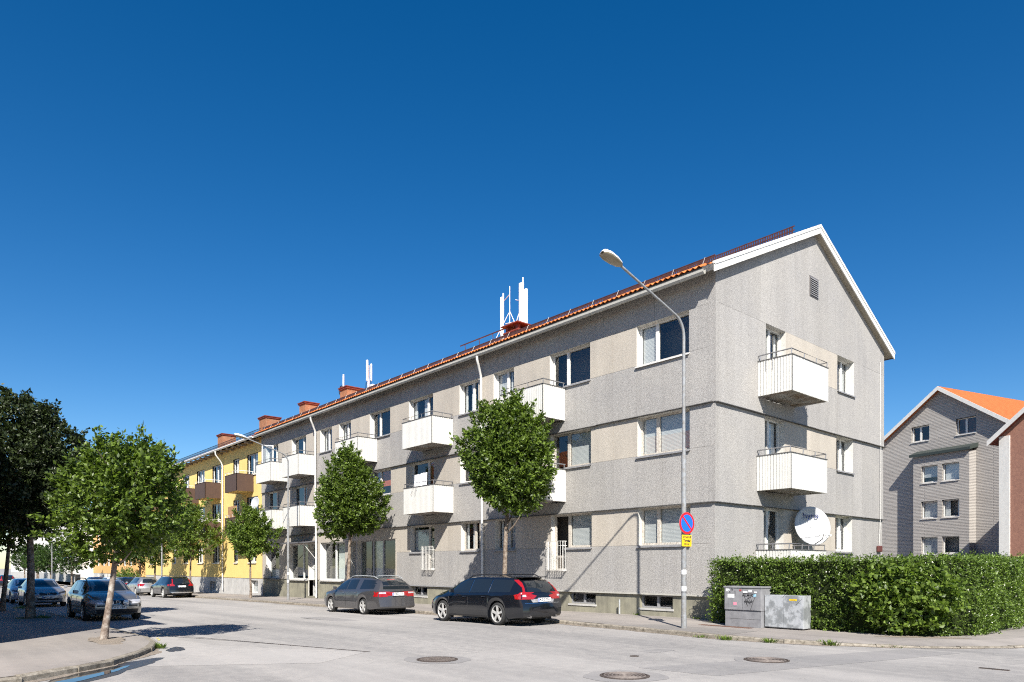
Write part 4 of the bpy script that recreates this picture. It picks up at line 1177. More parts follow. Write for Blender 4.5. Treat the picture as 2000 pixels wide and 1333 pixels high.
# left corner of its front at pixel column 1953: camera-space (31.0, 44.6)
rc = Vector((12.34, -19.17)) + Vector((.6573, .7536))*(.6956*45.0) + Vector((-.7536, .6573))*45.0
RH.location = (rc.x, rc.y, 0)
rh = Fr((rc.x, rc.y), (.963, -.27), (-.27, -.963))
RW = 6.0
rfr = Fr((rc.x+.963*RW, rc.y-.27*RW), (.963, -.27), (-.27, -.963))
wall_holes(rh, .62, RW*2, -.5, 10.1, [], 0, .2, 'wall', M_PINK_R, RH)
mb = MB(); rh.box(mb, -.02, .62, -.5, 10.1, -.2, .06); mb.build('pilaster', M_WHITE, RH)
mb = MB(); mb.poly([rfr.P(-RW,10.1,-.005), rfr.P(RW,10.1,-.005), rfr.P(0,14.9,-.005)]); mb.build('gable', M_PINK_R, RH)
gable_roof(rfr, RW, 10.1, 14.9, 0, .4, M_REDMETAL, RH, back=14)
mb = MB(); mb.hexa([rh.P(.0,-.5,-.25), rh.P(RW*2,-.5,-.25), rh.P(RW*2,-.5,-13), rh.P(0,-.5,-13), rh.P(0,10.1,-.25), rh.P(RW*2,10.1,-.25), rh.P(RW*2,10.1,-13), rh.P(0,10.1,-13)]); mb.build('side_walls', M_PINK_R, RH)
into(RH)

# ================================================================== street furniture
def lamp_post(label, x, y, zb, hgt, arm, label_group='street lamps along the right pavement', detail=True):
    o = empty('street_lamp', (x, y, zb)); tag(o, label, 'street lamp', label_group)
    k = hgt/8.3
    p = MB().tube([(0,0,-.1), (0,0,.35), (0,0,.36), (0,0,4.6*k), (0,0,4.75*k), (0,0,hgt-.5)], [.076, .076, .067, .065, .042, .040], 14, False)
    p.build('pole', M_POLE, o, 40)
    path = [(0, 0, hgt-.5)]
    for i in range(1, 7):
        a = math.radians(90*i/6*.78); r = .55
        path.append((0, -r*(1-math.cos(a)), hgt-.5+r*math.sin(a)))
    y1, z1 = path[-1][1], path[-1][2]
    path.append((0, -arm+.25, z1+(arm-.25+y1)*.30))
    MB().tube(path, [.040]*6+[.032]*2, 12).build('arm', M_POLE, o, 50)
    ey, ez = path[-1][1], path[-1][2]
    up = MB(); n = 12; rings = [(0, .055, .035), (.08, .115, .09), (.28, .165, .12), (.50, .175, .125), (.64, .14, .10), (.69, .06, .04)]
    sl_ = .18
    for (d, wx, h) in rings:
        for i in range(n+1):
            a = math.pi*i/n; up.v.append((wx*math.cos(a), ey-d, ez+d*sl_+h*math.sin(a)))
    m_ = n+1
    for r in range(len(rings)-1):
        for i in range(n): up.f.append((r*m_+i, r*m_+i+1, (r+1)*m_+i+1, (r+1)*m_+i))
    up.build('lamp_housing', M_LAMPW, o, 60)
    lo = MB()
    for (d, wx, h) in rings:
        for i in range(n+1):
            a = math.pi*i/n; lo.v.append((wx*.97*math.cos(a), ey-d, ez-.002+d*sl_-h*.55*math.sin(a)))
    for r in range(len(rings)-1):
        for i in range(n): lo.f.append((r*m_+i, r*m_+i+1, (r+1)*m_+i+1, (r+1)*m_+i))
    lo.build('lens', M_LENS, o, 60)
    if detail:
        for z in (1.62, 1.13):
            b = MB().tube([(0,0,z*.9), (0,0,z*.9+.12)], 0.0695, 14, False); b.build('reflective_band', M_STRIPE, o, 60)
        for z in (.96, 2.2): MB().tube([(0,0,z), (0,0,z+.02)], .072, 14, False).build('clamp', M_RAIL, o, 60)
    return o
LP1 = lamp_post('tall grey street lamp carrying the round no-parking sign, nearest the corner', 1.13, -3.24, KH, 8.35, 2.85)
lamp_post('grey street lamp standing before the shop front, halfway along the block', -26.3, -2.45, g(-26)+KH, 8.35, 2.6)
lamp_post('distant thin street lamp in front of the yellow block', -51.4, -2.6, g(-51)+KH, 7.5, 2.2, detail=False)
lamp_post('farthest street lamp, beside the small round trees on the left', -108, -2.6, g(-90)+KH, 8.0, 2.2, detail=False)

def no_parking(x, y, z, r, rz, label, group=None, text=True):
    o = empty('traffic_sign', (x, y, z), rz); tag(o, label, 'traffic sign', group)
    def disc(r0, h0, h1, m, nm, n=40): return MB().lathe([(r0, h0), (r0, h1)], (0,0,0), 'y', n).build(nm, m, o, 40)
    disc(r, -.012, .0, M_SGREY, 'sign_plate'); disc(r*.985, -.016, -.0122, M_SRED, 'red_ring'); disc(r*.77, -.020, -.0162, M_SBLUE, 'blue_field')
    b = MB(); s = math.sqrt(.5); w_ = r*.085; Lh = r*.80
    c = [(-Lh*s-w_*s, Lh*s-w_*s), (-Lh*s+w_*s, Lh*s+w_*s), (Lh*s+w_*s, -Lh*s+w_*s), (Lh*s-w_*s, -Lh*s-w_*s)]
    b.extrude([(p, -.0202, q) for p, q in c], (0, -.004, 0)); b.build('red_bar', M_SRED, o)
    return o
RZ = math.radians(84)
sg1 = no_parking(1.13+.085, -3.24, 2.83+KH, .30, RZ, 'round blue no-parking sign with red ring on the nearest lamp post')
ys = empty('traffic_sign', (1.13+.085, -3.24, 2.36+KH), RZ); tag(ys, 'square yellow time plate in black lettering below the no-parking sign', 'traffic sign')
mb = MB(); mb.box(-.19, .19, -.012, 0, -.155, .155); bevel(mb.build('plate', M_SYEL, ys), .01)
FRT = Matrix.Rotation(math.radians(90), 4, 'X')
for i, (s, sz) in enumerate((('1/12-31/3', .085), ('Torsdag', .085), ('07-16', .085))):
    text_mesh(s, sz, M_INK, 'lettering', ys, Matrix.Translation((0, -.0135, .095-.095*i)) @ FRT, .0008, bold=.004)
for z in (3.02, 2.48):
    pass
far_sign = no_parking(-72, -17.2, g(-72)+2.9, .32, math.radians(60), 'distant no-parking sign with yellow plate among the far left trees')
MB().tube([(0,.02,-2.9), (0,.02,.2)], .03, 8).build('post', M_POLE, far_sign); mb = MB(); mb.box(-.2, .2, -.01, .0, -.75, -.4); mb.build('plate', M_SYEL, far_sign)

# kerbside cabinets
C1 = empty('utility_cabinet', (1.95, -1.45, KH)); tag(C1, 'grey utility cabinet with graffiti and stickers before the hedge', 'utility cabinet', 'cabinets against the hedge')
M_CAB = stained('cabinet_grey', (.255,.255,.265), .55, .18, 5, (.19,.19,.2), .05, .4)
mb = MB(); mb.box(-.55, .55, -.21, .25, 0, .45); bevel(mb.build('base', M_CAB, C1), .008)
mb = MB(); mb.box(-.56, .56, -.235, .25, .455, 1.07); bevel(mb.build('housing', M_CAB, C1), .008)
mb = MB(); mb.box(-.58, .58, -.26, .27, 1.071, 1.12); bevel(mb.build('lid', M_CAB, C1), .01)
for (a, b) in ((-.545, -.005), (.005, .545)):
    mb = MB(); mb.box(a, b, -.243, -.236, .47, 1.06); bevel(mb.build('door', M_CAB, C1), .004)
mb = MB(); mb.box(-.54, .54, -.214, -.2105, .22, .226); mb.build('seam', M_FLASH, C1)
mb = MB(); mb.box(-.43, -.14, -.2465, -.2435, .56, .90); bevel(mb.build('hatch', M_CAB, C1), .003)
def sticker(par, x0, x1, z0, z1, m, y=-.2475):
    mb = MB(); mb.box(x0, x1, y-.0012, y, z0, z1); mb.build('sticker', m, par)
MS = [mat('sticker_white', (.75,.75,.75), .6), mat('sticker_pink', (.70,.25,.33), .6), mat('sticker_red', (.35,.06,.06), .6), mat('sticker_blue', (.30,.52,.68), .6)]
for (a, b, c, d, i) in ((-.50,-.39,.97,1.05,0), (-.45,-.24,.80,.90,0), (.02,.16,.945,.995,0), (.19,.29,.965,1.025,0), (.36,.44,.955,.985,0), (-.09,-.02,.985,1.035,2), (-.27,-.17,.60,.68,1), (.33,.42,.84,.92,3)):
    sticker(C1, a, b, c, d, MS[i])
def strokes(par, name, lines, r, y, m=M_INK):
    mb = MB()
    for ln in lines: mb.tube([(p, y, q) for p, q in ln], r, 5)
    o = mb.build(name, m, par); o['kind'] = 'stuff'
    return o
strokes(C1, 'graffiti', [[(.03,.93),(.09,.80),(.17,.58)], [(.40,.86),(.33,.70),(.25,.48)], [(.03,.93),(.22,.925),(.38,.92)],
                          [(.08,.66),(.11,.75),(.14,.68),(.12,.62)], [(.17,.76),(.19,.66)], [(.24,.76),(.20,.70),(.25,.64)], [(.28,.77),(.29,.68)], [(.14,.78),(.16,.70)],
                          [(-.45,1.04),(-.36,.93)], [(-.22,1.0),(-.21,.86)], [(-.33,1.05),(-.28,1.02),(-.32,.99)]], .0055, -.2475)
text_mesh('ALLMAKT', .085, M_INK, 'graffiti', C1, Matrix.Translation((.19, -.2478, .875)) @ FRT, .001, bold=.001)
text_mesh('AT', .09, M_INK, 'graffiti', C1, Matrix.Translation((.21, -.2478, .795)) @ FRT, .001, bold=.001)
text_mesh('FOLKET', .075, M_INK, 'graffiti', C1, Matrix.Translation((.19, -.2478, .70)) @ FRT, .001, bold=.001)
C2 = empty('utility_cabinet', (3.06, -1.32, KH)); tag(C2, 'low galvanised steel cabinet with a small yellow warning label', 'utility cabinet', 'cabinets against the hedge')
def m_scraped():
    m = mat('scraped_zinc', rough=.45, spec=.5)
    n1 = noise(m, 2.6, 6, .65); n2 = noise(m, 14, 4, .6, coords(m, (1,1,.35)))
    c = ramp(m, n1, [(.44, (.27,.285,.295)), (.52, (.48,.50,.52))])
    c = mixc(m, .5, c, ramp(m, n2, [(.3, (.7,.7,.7)), (.7, (1.1,1.1,1.1))]), 'MULTIPLY')
    L(m, c, bsdf(m).inputs['Base Color']); bsdf(m).inputs['Metallic'].default_value = .25
    return m
M_SCR = m_scraped()
mb = MB(); mb.box(-.54, .54, -.20, .22, .035, .90); bevel(mb.build('housing', M_SCR, C2), .008)
for (a, b) in ((-.53, -.004), (.004, .53)):
    mb = MB(); mb.box(a, b, -.209, -.2005, .05, .885); bevel(mb.build('door', M_SCR, C2), .005)
mb = MB(); mb.box(-.5, .5, -.16, .18, 0, .034); mb.build('foot', M_BLACK, C2)
sticker(C2, .16, .37, .765, .81, M_SYEL, -.2095)
sticker(C2, .20, .33, .78, .793, M_INK, -.2108)
strokes(C2, 'scratch', [[(.35,.66),(.50,.82)], [(-.04,.84),(.04,.90)]], .004, -.2095)
plate = MB(); plate.box(.75, 2.35, -2.02, -1.78, KH+.002, KH+.008); tag(plate.build('ground_plate', M_RUSTP), 'flat rusty plate in the pavement at the foot of the graffitied cabinet', 'plate')

# manhole covers, each a ring and a ribbed lid
def manhole(label, x, y, r, kind):
    o = empty('manhole_cover', (x, y, g(x))); tag(o, label, 'manhole cover', 'iron covers in the road')
    MB().lathe([(r, .001), (r, .014), (r*.90, .016), (r*.90, .004)], n=36).build('ring', M_IRON, o, 40)
    MB().lathe([(r*.885, .001), (r*.885, .010), (.01, .010)], n=36).build('lid', M_IRON, o, 40)
    n = 11
    for i in range(n):
        yy = -r*.8+1.6*r*i/(n-1); hw = math.sqrt(max(0, (r*.84)**2-yy*yy))
        mb = MB()
        if kind == 0:
            if hw > .06:
                MB().box(-hw, -.03, yy-.016, yy+.016, .0101, .019).build('rib', M_IRONW, o); mb.box(.03, hw, yy-.016, yy+.016, .0101, .019)
        else:
            rr_ = r*.82*(i+1)/n
            if i % 2: continue
            pts = [(rr_*math.cos(a*math.pi/12), rr_*math.sin(a*math.pi/12), .013) for a in range(25)]
            mb.tube(pts, .012, 4, False)
        if mb.v: mb.build('rib', M_IRONW, o)
    return o
def cam2w(X, Y): return (12.34+.6573*X-.7536*Y, -19.17+.7536*X+.6573*Y)
mx, my = cam2w(-1.41, 13.25); manhole('left one of the three round iron covers in the road', mx, my, .39, 0)
mx, my = cam2w(1.81, 11.26); manhole('round iron cover at the bottom edge, nearest the viewer', mx, my, .40, 1)
mx, my = cam2w(4.78, 13.17); manhole('round iron cover in the road below the cabinets', mx, my, .41, 1)
mx, my = cam2w(2.4, 13.75); mb = MB(); mb.lathe([(.09, .002), (.09, .012), (.02, .013)], (mx, my, 0), n=16); tag(mb.build('valve_cap', M_IRON), 'tiny iron valve cap between the two right manhole covers', 'valve cap')
mx, my = cam2w(8.25, 12.0); mb = MB(); mb.box(mx-.22, mx+.22, my-.05, my+.05, .002, .012); tag(mb.build('valve_cap', M_IRON), 'small flat iron plate in the road near the right edge', 'valve cap')

# satellite dishes
def dish(name, label, loc, r, aim, text):
    o = empty(name, loc); tag(o, label, 'satellite dish', 'satellite dishes on balconies')
    A = Vector(aim).normalized(); q = A.to_track_quat('Z', 'Y').to_matrix().to_4x4()
    mb = MB(); n = 40; rings = 8; dep = .16*r*2
    for k in range(rings+1):
        s = k/rings
        for i in range(n):
            a = 2*math.pi*i/n; mb.v.append(tuple(q @ Vector((r*s*math.cos(a), r*s*1.06*math.sin(a), dep*(s*s-1)*.8))))
    for k in range(rings):
        for i in range(n):
            j = (i+1) % n; mb.f.append((k*n+i, k*n+j, (k+1)*n+j, (k+1)*n+i))
    d = mb.build('reflector', M_DISH, o, 60)
    sm = d.modifiers.new('thick', 'SOLIDIFY'); sm.thickness = .012
    b = MB(); b.tube([tuple(q @ Vector((0, -r*1.02, -.05))), tuple(q @ Vector((0, -r*.95, r*.75))), tuple(q @ Vector((0, -r*.72, r*.95)))], .016, 6)
    b.tube([tuple(q @ Vector((-r*.75, -r*.7, 0))), tuple(q @ Vector((0, -r*.80, r*.9)))], .008, 5); b.tube([tuple(q @ Vector((r*.75, -r*.7, 0))), tuple(q @ Vector((0, -r*.80, r*.9)))], .008, 5)
    b.build('feed_arm', M_BRACK, o)
    c = MB()
    for dx in (-.08, .10, .24): c.tube([tuple(q @ Vector((dx*r*1.6, -r*.78, r*.92))), tuple(q @ Vector((dx*r*1.6, -r*.72, r*.80)))], .035*r/.62, 8)
    c.build('receiver', M_LAMPW, o, 50)
    p = MB(); p.tube([tuple(q @ Vector((0, 0, -dep*.85))), tuple(q @ Vector((0, -.05, -dep*.85-.18))), tuple(q @ Vector((0, -.05, -dep*.85-.18)) + Vector((0,0,-r*1.5)))], .03, 8)
    p.build('mount', M_RAIL, o, 50)
    if text:
        # lettering follows the bowl: laid just above its surface
        tz = dep*(.70*.70-1)*.8+.05
        t = text_mesh('hyro', .30, M_NAVY, 'lettering', o, q @ Matrix.Translation((0, r*.56, tz)), .002, space=1.05)
    return o
gd = cam2w(0, 0)
dish('satellite_dish', 'large white satellite dish with blue lettering on the gable balcony above the hedge', (.60, 5.22, 3.22), .67, (.80, -.56, .22), True)
dish('satellite_dish', 'small oval white satellite dish at the joint of yellow and grey blocks', (-34.4, -1.25, 6.05), .40, (.30, -.93, .2), False)

# washing on a balcony
wsh = MB(); a0, a1 = 15.0, 16.6
for (s, e, zt_, ln) in ((15.05, 15.55, 6.20, .62), (15.58, 16.10, 6.17, .80)):
    n = 8
    for i in range(n):
        p0, p1 = s+(e-s)*i/n, s+(e-s)*(i+1)/n
        o0, o1 = .55+.015*math.sin(i*1.7), .55+.015*math.sin((i+1)*1.7)
        wsh.poly([FRONT.P(p0,zt_-ln,o0+.02), FRONT.P(p1,zt_-ln,o1+.02), FRONT.P(p1,zt_,o1), FRONT.P(p0,zt_,o0)])
lw = wsh.build('laundry', M_CLOTH); tag(lw, 'white laundry hanging on the middle-floor balcony in front of the orange window', 'laundry')
lw.modifiers.new('thick', 'SOLIDIFY').thickness = .006

# ================================================================== cars
def pchip(keys):
    xs = [k[0] for k in keys]; ys = [k[1] for k in keys]; n = len(xs)
    h = [xs[i+1]-xs[i] for i in range(n-1)]; d = [(ys[i+1]-ys[i])/h[i] for i in range(n-1)]
    m = [d[0]] + [0]*(n-2) + [d[-1]]
    for i in range(1, n-1):
        if d[i-1]*d[i] > 0: m[i] = 2*d[i-1]*d[i]/(d[i-1]+d[i])
    def f(x):
        if x <= xs[0]: return ys[0]
        if x >= xs[-1]: return ys[-1]
        i = max(j for j in range(n-1) if xs[j] <= x); t = (x-xs[i])/h[i]
        return (2*t**3-3*t*t+1)*ys[i]+(t**3-2*t*t+t)*h[i]*m[i]+(-2*t**3+3*t*t)*ys[i+1]+(t**3-t*t)*h[i]*m[i+1]
    return f

def car_body(sp):
    Lh = sp['L']/2; zt, zb, wf, wt = (pchip(sp[k]) for k in ('top', 'belt', 'w', 'wt'))
    dxr, dxf = pchip(sp['rear']), pchip(sp['front']); R = sp['r']+.055; zc = sp['r']
    axles = (sp['ra'], sp['fa'])
    st = set(np.round(np.linspace(-Lh, Lh, 61), 4))
    for xc in axles:
        st = {x for x in st if not (xc-R-.03 < x < xc+R+.03)}
        for a in range(0, 181, 12): st.add(round(xc+R*math.cos(math.radians(a)), 4))
        st |= {round(xc-R-.012, 4), round(xc+R+.012, 4)}
    st = sorted(st); sill = sp.get('sill', .20)
    def low(x):
        z = sill + max(0, (abs(x)-Lh+.5))*.10
        for xc in axles:
            if abs(x-xc) < R+.001: z = max(z, zc+math.sqrt(max(0, R*R-(x-xc)**2)))
        return z
    def sect(x):
        b = low(x); be = max(zb(x), b+.06); t = max(zt(x), be+.03); w_ = wf(x); k = min(wt(x), w_*.93); hh = be-b
        fl = 0.0
        for xc in axles:
            d = abs(x-xc)
            if d < R+.25: fl = max(fl, .016*(1-max(0, d-R)/.25))
        return [(0, b+.02), (w_*.72, b+.02), (w_*.955+fl, b+.004), (w_*.985+fl, b+min(.07, hh*.3)), (w_+fl*.7, b+hh*.45), (w_*.997+fl*.2, b+hh*.66), (w_*.985, be-min(.07, hh*.2)), (w_*.965, be-.018), (w_*.945, be),
                (w_*.945+(k-w_*.945)*.5+.006, be+(t-.06-be)*.5), (k+.01, max(be+.008, t-.075)), (k-.03, max(be+.014, t-.035)), (k*.78, max(be+.02, t-.012)), (k*.4, max(be+.026, t-.003)), (0, max(be+.03, t))]
    def shift(x, z):
        fr_ = max(0, 1-(x+Lh)/.95); ff = max(0, 1-(Lh-x)/.7)
        return x + dxr(z)*fr_**1.3 - dxf(z)*ff**1.3
    mb = MB(); rows = []
    for x in st:
        s = sect(x); ring = []
        for (y, z) in s: ring.append(len(mb.v)); mb.v.append((shift(x, z), y, z))
        rr = []
        for i, (y, z) in enumerate(s):
            if y == 0: rr.append(ring[i])
            else: rr.append(len(mb.v)); mb.v.append((shift(x, z), -y, z))
        rows.append((ring, rr))
    for (a, b) in zip(rows[:-1], rows[1:]):
        for sd in (0, 1):
            for i in range(len(a[0])-1):
                q = (a[sd][i], b[sd][i], b[sd][i+1], a[sd][i+1])
                mb.f.append(q if sd == 0 else q[::-1])
    for end, sgn in ((0, -1), (-1, 1)):
        ring, rr = rows[end]; K = 8; grid = []
        blg = sp.get('bulge', .07)
        for i in range(len(ring)):
            p = mb.v[ring[i]]
            if p[1] == 0:
                zz = p[2]; mb.v[ring[i]] = (p[0]+sgn*blg, 0, zz); grid.append([ring[i]]*(K+1)); continue
            line = [rr[i]]
            for c in range(1, K):
                y = -p[1]+2*p[1]*c/K; bl = blg*(1-(y/p[1])**2); line.append(len(mb.v)); mb.v.append((p[0]+sgn*bl, y, p[2]))
            line.append(ring[i]); grid.append(line)
        for i in range(len(grid)-1):
            for c in range(K):
                q = [grid[i][c], grid[i][c+1], grid[i+1][c+1], grid[i+1][c]]
                u_ = [];
                for e in q:
                    if e not in u_: u_.append(e)
                if len(u_) >= 3: mb.f.append(tuple(u_))
    return mb, zt, zb

def patch(bvh, view, poly, m, name, parent, off=.006, cuts=4, mirror=False):
    """a lamp, pane or trim cut from the body's own surface and set a few millimetres proud"""
    obs = []
    for s in ((1, -1) if mirror else (1,)):
        bm = bmesh.new()
        vs = [bm.verts.new((p, q, 0)) for p, q in poly]
        bm.faces.new(vs); bmesh.ops.triangulate(bm, faces=bm.faces)
        bmesh.ops.subdivide_edges(bm, edges=bm.edges[:], cuts=cuts, use_grid_fill=True)
        bd = [e for e in bm.edges if len(e.link_faces) == 1]
        ex = bmesh.ops.extrude_edge_only(bm, edges=bd)
        rim = {v for v in ex['geom'] if isinstance(v, bmesh.types.BMVert)}
        for v in bm.verts:
            p, q = v.co.x, v.co.y
            if view == 'side': o_, d_ = Vector((p, 3*s, q)), Vector((0, -s, 0))
            elif view == 'rear': o_, d_ = Vector((-6, p*s, q)), Vector((1, 0, 0))
            elif view == 'front': o_, d_ = Vector((6, p*s, q)), Vector((-1, 0, 0))
            h = bvh.ray_cast(o_, d_)
            if h[0] is None: h = bvh.find_nearest(Vector((0, p*s, q)) if view != 'side' else Vector((p, .8*s, q)))
            nn = h[1]
            if nn.dot(d_) > 0: nn = -nn
            v.co = h[0] + nn*(off if v not in rim else -.008)
        bmesh.ops.recalc_face_normals(bm, faces=bm.faces)
        me = bpy.data.meshes.new(name); bm.to_mesh(me); bm.free()
        me.polygons.foreach_set('use_smooth', [True]*len(me.polygons)); me.set_sharp_from_angle(angle=math.radians(40))
        obs.append(link(name, me, m, parent))
    return obs

WHEELS = {}
def wheel_meshes(r, style):
    if (r, style) in WHEELS: return WHEELS[(r, style)]
    wd = .215
    t = MB().lathe([(r*.60, -.03), (r*.72, wd/2-.012), (r*.76, wd/2), (r*.90, wd/2), (r*.97, wd/2-.02), (r, wd/2-.05), (r, -wd/2+.05), (r*.97, -wd/2+.02), (r*.9, -wd/2), (r*.6, -wd/2)], ax='y', n=36)
    tm_ = t.mesh('tyre', 50)
    m = MB(); ro = r*.76
    m.lathe([(ro, wd/2-.004), (ro*.94, wd/2-.002), (ro*.90, wd/2-.03), (ro*.92, .0), (ro*.98, .0)], ax='y', n=36)
    n = {'five': 5, 'multi': 9, 'steel': 6}[style]; wid = {'five': .048, 'multi': .022, 'steel': .05}[style]
    m.f = m.f[:-2]
    for i in range(n):
        a = 2*math.pi*i/n+.3; ca, sa = math.cos(a), math.sin(a)
        def pt(rad, lat, y): return (rad*ca-lat*sa, y, rad*sa+lat*ca)
        w0, w1 = wid*.62, wid
        m.hexa([pt(.03,-w0,wd/2-.045), pt(.03,w0,wd/2-.045), pt(ro*.93,w1*.9,wd/2-.04), pt(ro*.93,-w1*.9,wd/2-.04), pt(.03,-w0,wd/2-.018), pt(.03,w0,wd/2-.018), pt(ro*.93,w1*.75,wd/2-.008), pt(ro*.93,-w1*.75,wd/2-.008)])
    m.lathe([(.075, wd/2-.06), (.07, wd/2-.012), (.03, wd/2-.006)], ax='y', n=16)
    rm_ = m.mesh('rim', 35)
    tm_.materials.append(M_TYRE); rm_.materials.append(M_RIM)
    dk = MB().lathe([(r*.62, -.045), (r*.62, -.028)], ax='y', n=28).mesh('brake'); dk.materials.append(M_IRON)
    WHEELS[(r, style)] = (tm_, rm_, dk)
    return WHEELS[(r, style)]

def box_on(parent, name, m, x0, x1, y0, y1, z0, z1, bv=.008):
    o = MB().box(x0, x1, y0, y1, z0, z1).build(name, m, parent)
    return bevel(o, bv) if bv else o

def plate_at(car_o, end, x, z, text, tilt=0.0):
    s = 1 if end == 'front' else -1
    o = MB().box(x-.006, x+.006, -.26, .26, z-.057, z+.057).build('license_plate', M_PLATE, car_o)
    e = .0075*s
    MB().box(min(x+e-.001, x+e+.001), max(x+e-.001, x+e+.001), (-.255 if s > 0 else .215), (-.215 if s > 0 else .255), z-.052, z+.052).build('blue_band', M_PBLUE, o)
    if s < 0: pass
    if text:
        M = Matrix.Translation((x+e*1.15, 0, z)) @ Matrix.Rotation(math.radians(90 if s > 0 else -90), 4, 'Z') @ FRT
        text_mesh(text, .098, M_INK, 'lettering', o, M, .0006, bold=.0015, space=1.1)
    return o

def make_car(name, label, sp, pnt, x, y, heading, group, patches=(), extras=None, plate=None, rails=None, style='five', mirror_m=None, z=None):
    """x, y: middle of the car; heading in degrees, 180 = away from the camera down the street"""
    o = empty(name, (x, y, g(x) if z is None else z), math.radians(heading)); tag(o, label, 'car', group)
    # follow the fall of the street
    sl_ = (g(x+1.4)-g(x-1.4))/2.8
    o.rotation_euler = (0, -math.atan(sl_)*math.cos(math.radians(heading)), math.radians(heading))
    mb, zt, zb = car_body(sp)
    me = mb.mesh('body', 28)
    body = link('body', me, pnt, o)
    bvh = BVHTree.FromPolygons([v.co.copy() for v in me.vertices], [tuple(p.vertices) for p in me.polygons])
    for (x0, x1) in sp['panes']:                                  # side windows between the pillars
        xs = np.linspace(x0, x1, 9); up, dn = [], []
        for q in xs:
            lo, hi = zb(q)+.028, zt(q)-.10
            dn.append((q, lo)); up.append((q, max(hi, lo+.012)))
        patch(bvh, 'side', dn + up[::-1], M_CARG if sp.get('clear') else M_DGLASS, 'side_window', o, .004, 2, True)
    a, b, c, d = sp['ws']; patch(bvh, 'front', [(-a, c), (a, c), (b, d), (-b, d)], M_DGLASS, 'windscreen', o, .004, 5)
    a, b, c, d = sp['rw']; patch(bvh, 'rear', [(-a, c), (a, c), (b, d), (-b, d)], M_DGLASS, 'rear_window', o, .004, 5)
    for (nm, view, poly, m, mi, *rest) in patches: patch(bvh, view, poly, m, nm, o, rest[0] if rest else .007, rest[1] if len(rest) > 1 else 3, mi)
    tm_, rm_, dk = wheel_meshes(sp['r'], style)
    for xc in (sp['fa'], sp['ra']):
        for s in (1, -1):
            w_ = link('wheel', tm_, None, o); w_.location = (xc, s*(sp['trk']), sp['r'])
            if s < 0: w_.rotation_euler = (0, 0, math.pi)
            link('rim', rm_, None, w_); link('brake_disc', dk, None, w_)
    Lh = sp['L']/2
    uc = MB(); uc.box(-Lh+.35, Lh-.35, -.58, .58, .19, .62); uc.build('underbody', M_BLACK, o)
    mxp = sp.get('mir', .82); zz = zb(mxp)+.06
    for s in (1, -1):
        mm = MB(); mm.hexa([(mxp-.06, s*.93, zz-.02), (mxp+.07, s*.93, zz-.01), (mxp+.05, s*1.09, zz+.0), (mxp-.06, s*1.10, zz-.01), (mxp-.06, s*.93, zz+.10), (mxp+.05, s*.93, zz+.10), (mxp+.03, s*1.08, zz+.12), (mxp-.06, s*1.10, zz+.12)])
        mo = bevel(mm.build('mirror', mirror_m or pnt, o), .03, 3)
    for s in (1, -1):                                              # door seams and handles
        for q in sp['seams']:
            sm_ = MB(); zz0, zz1 = .30, zb(q)-.005
            pts = []
            for i in range(7):
                zq = zz0+(zz1-zz0)*i/6; h = bvh.ray_cast(Vector((q, 3*s, zq)), Vector((0, -s, 0)))
                if h[0] is not None: pts.append(tuple(h[0]+Vector((0, s*.001, 0))))
            if len(pts) > 2: sm_.tube(pts, .004, 4); sm_.build('door_seam', M_BLACK, o)
        for q in sp['handles']:
            zq = zb(q)-.10; h = bvh.ray_cast(Vector((q, 3*s, zq)), Vector((0, -s, 0)))
            if h[0] is not None:
                hd = MB(); hd.tube([tuple(h[0]+Vector((-.09, s*.004, 0))), tuple(h[0]+Vector((-.06, s*.025, .004))), tuple(h[0]+Vector((.06, s*.025, .004))), tuple(h[0]+Vector((.09, s*.004, 0)))], .011, 6)
                hd.build('door_handle', sp.get('hm', pnt), o, 50)
    if rails:
        for s in (1, -1):
            x0, x1, m = rails; ww = pchip(sp['wt']); pts = []
            for i in range(9):
                q = x0+(x1-x0)*i/8; pts.append((q, s*(ww(q)-.05), zt(q)+(.045 if 0 < i < 8 else -.03)))
            MB().tube(pts, .018, 8).build('roof_rail', m, o, 50)
    if plate:
        end, xq, zq, tx = plate; plate_at(o, end, xq, zq, tx)
    if extras: extras(o, bvh)
    return o
M_DGLASS = mat('car_glass_dark', (.012,.016,.020), .03, spec=.7, coat=.3)

WAGON = dict(L=4.82, r=.343, fa=1.48, ra=-1.336, trk=.80, sill=.21,
    top=[(-2.41,1.36), (-2.0,1.435), (-1.2,1.475), (-.4,1.485), (.3,1.455), (.8,1.33), (1.3,1.075), (1.75,.965), (2.15,.875), (2.41,.76)],
    belt=[(-2.41,.985), (-1.2,.965), (0,.935), (1.2,.895), (1.9,.83), (2.41,.66)],
    w=[(-2.41,.79), (-2.2,.865), (-1.7,.915), (-.5,.93), (1,.93), (1.8,.905), (2.2,.82), (2.41,.66)],
    wt=[(-2.41,.56), (-1.6,.61), (-.4,.635), (.5,.62), (1.0,.66), (1.4,.76), (2.0,.70), (2.41,.48)],
    rear=[(.2,.10), (.42,.0), (.60,.015), (.68,.06), (.95,.10), (1.15,.20), (1.40,.46)], front=[(.2,.10), (.45,.0), (.62,.02), (.8,.16)],
    panes=[(.10,1.02), (-.86,.04), (-1.86,-.92)], ws=(.63, .53, 1.04, 1.37), rw=(.55, .47, 1.00, 1.33), seams=(1.10, .07, -.90), handles=(.25, -.72), bulge=.09)
def spec(base, **kw): d = dict(base); d.update(kw); return d

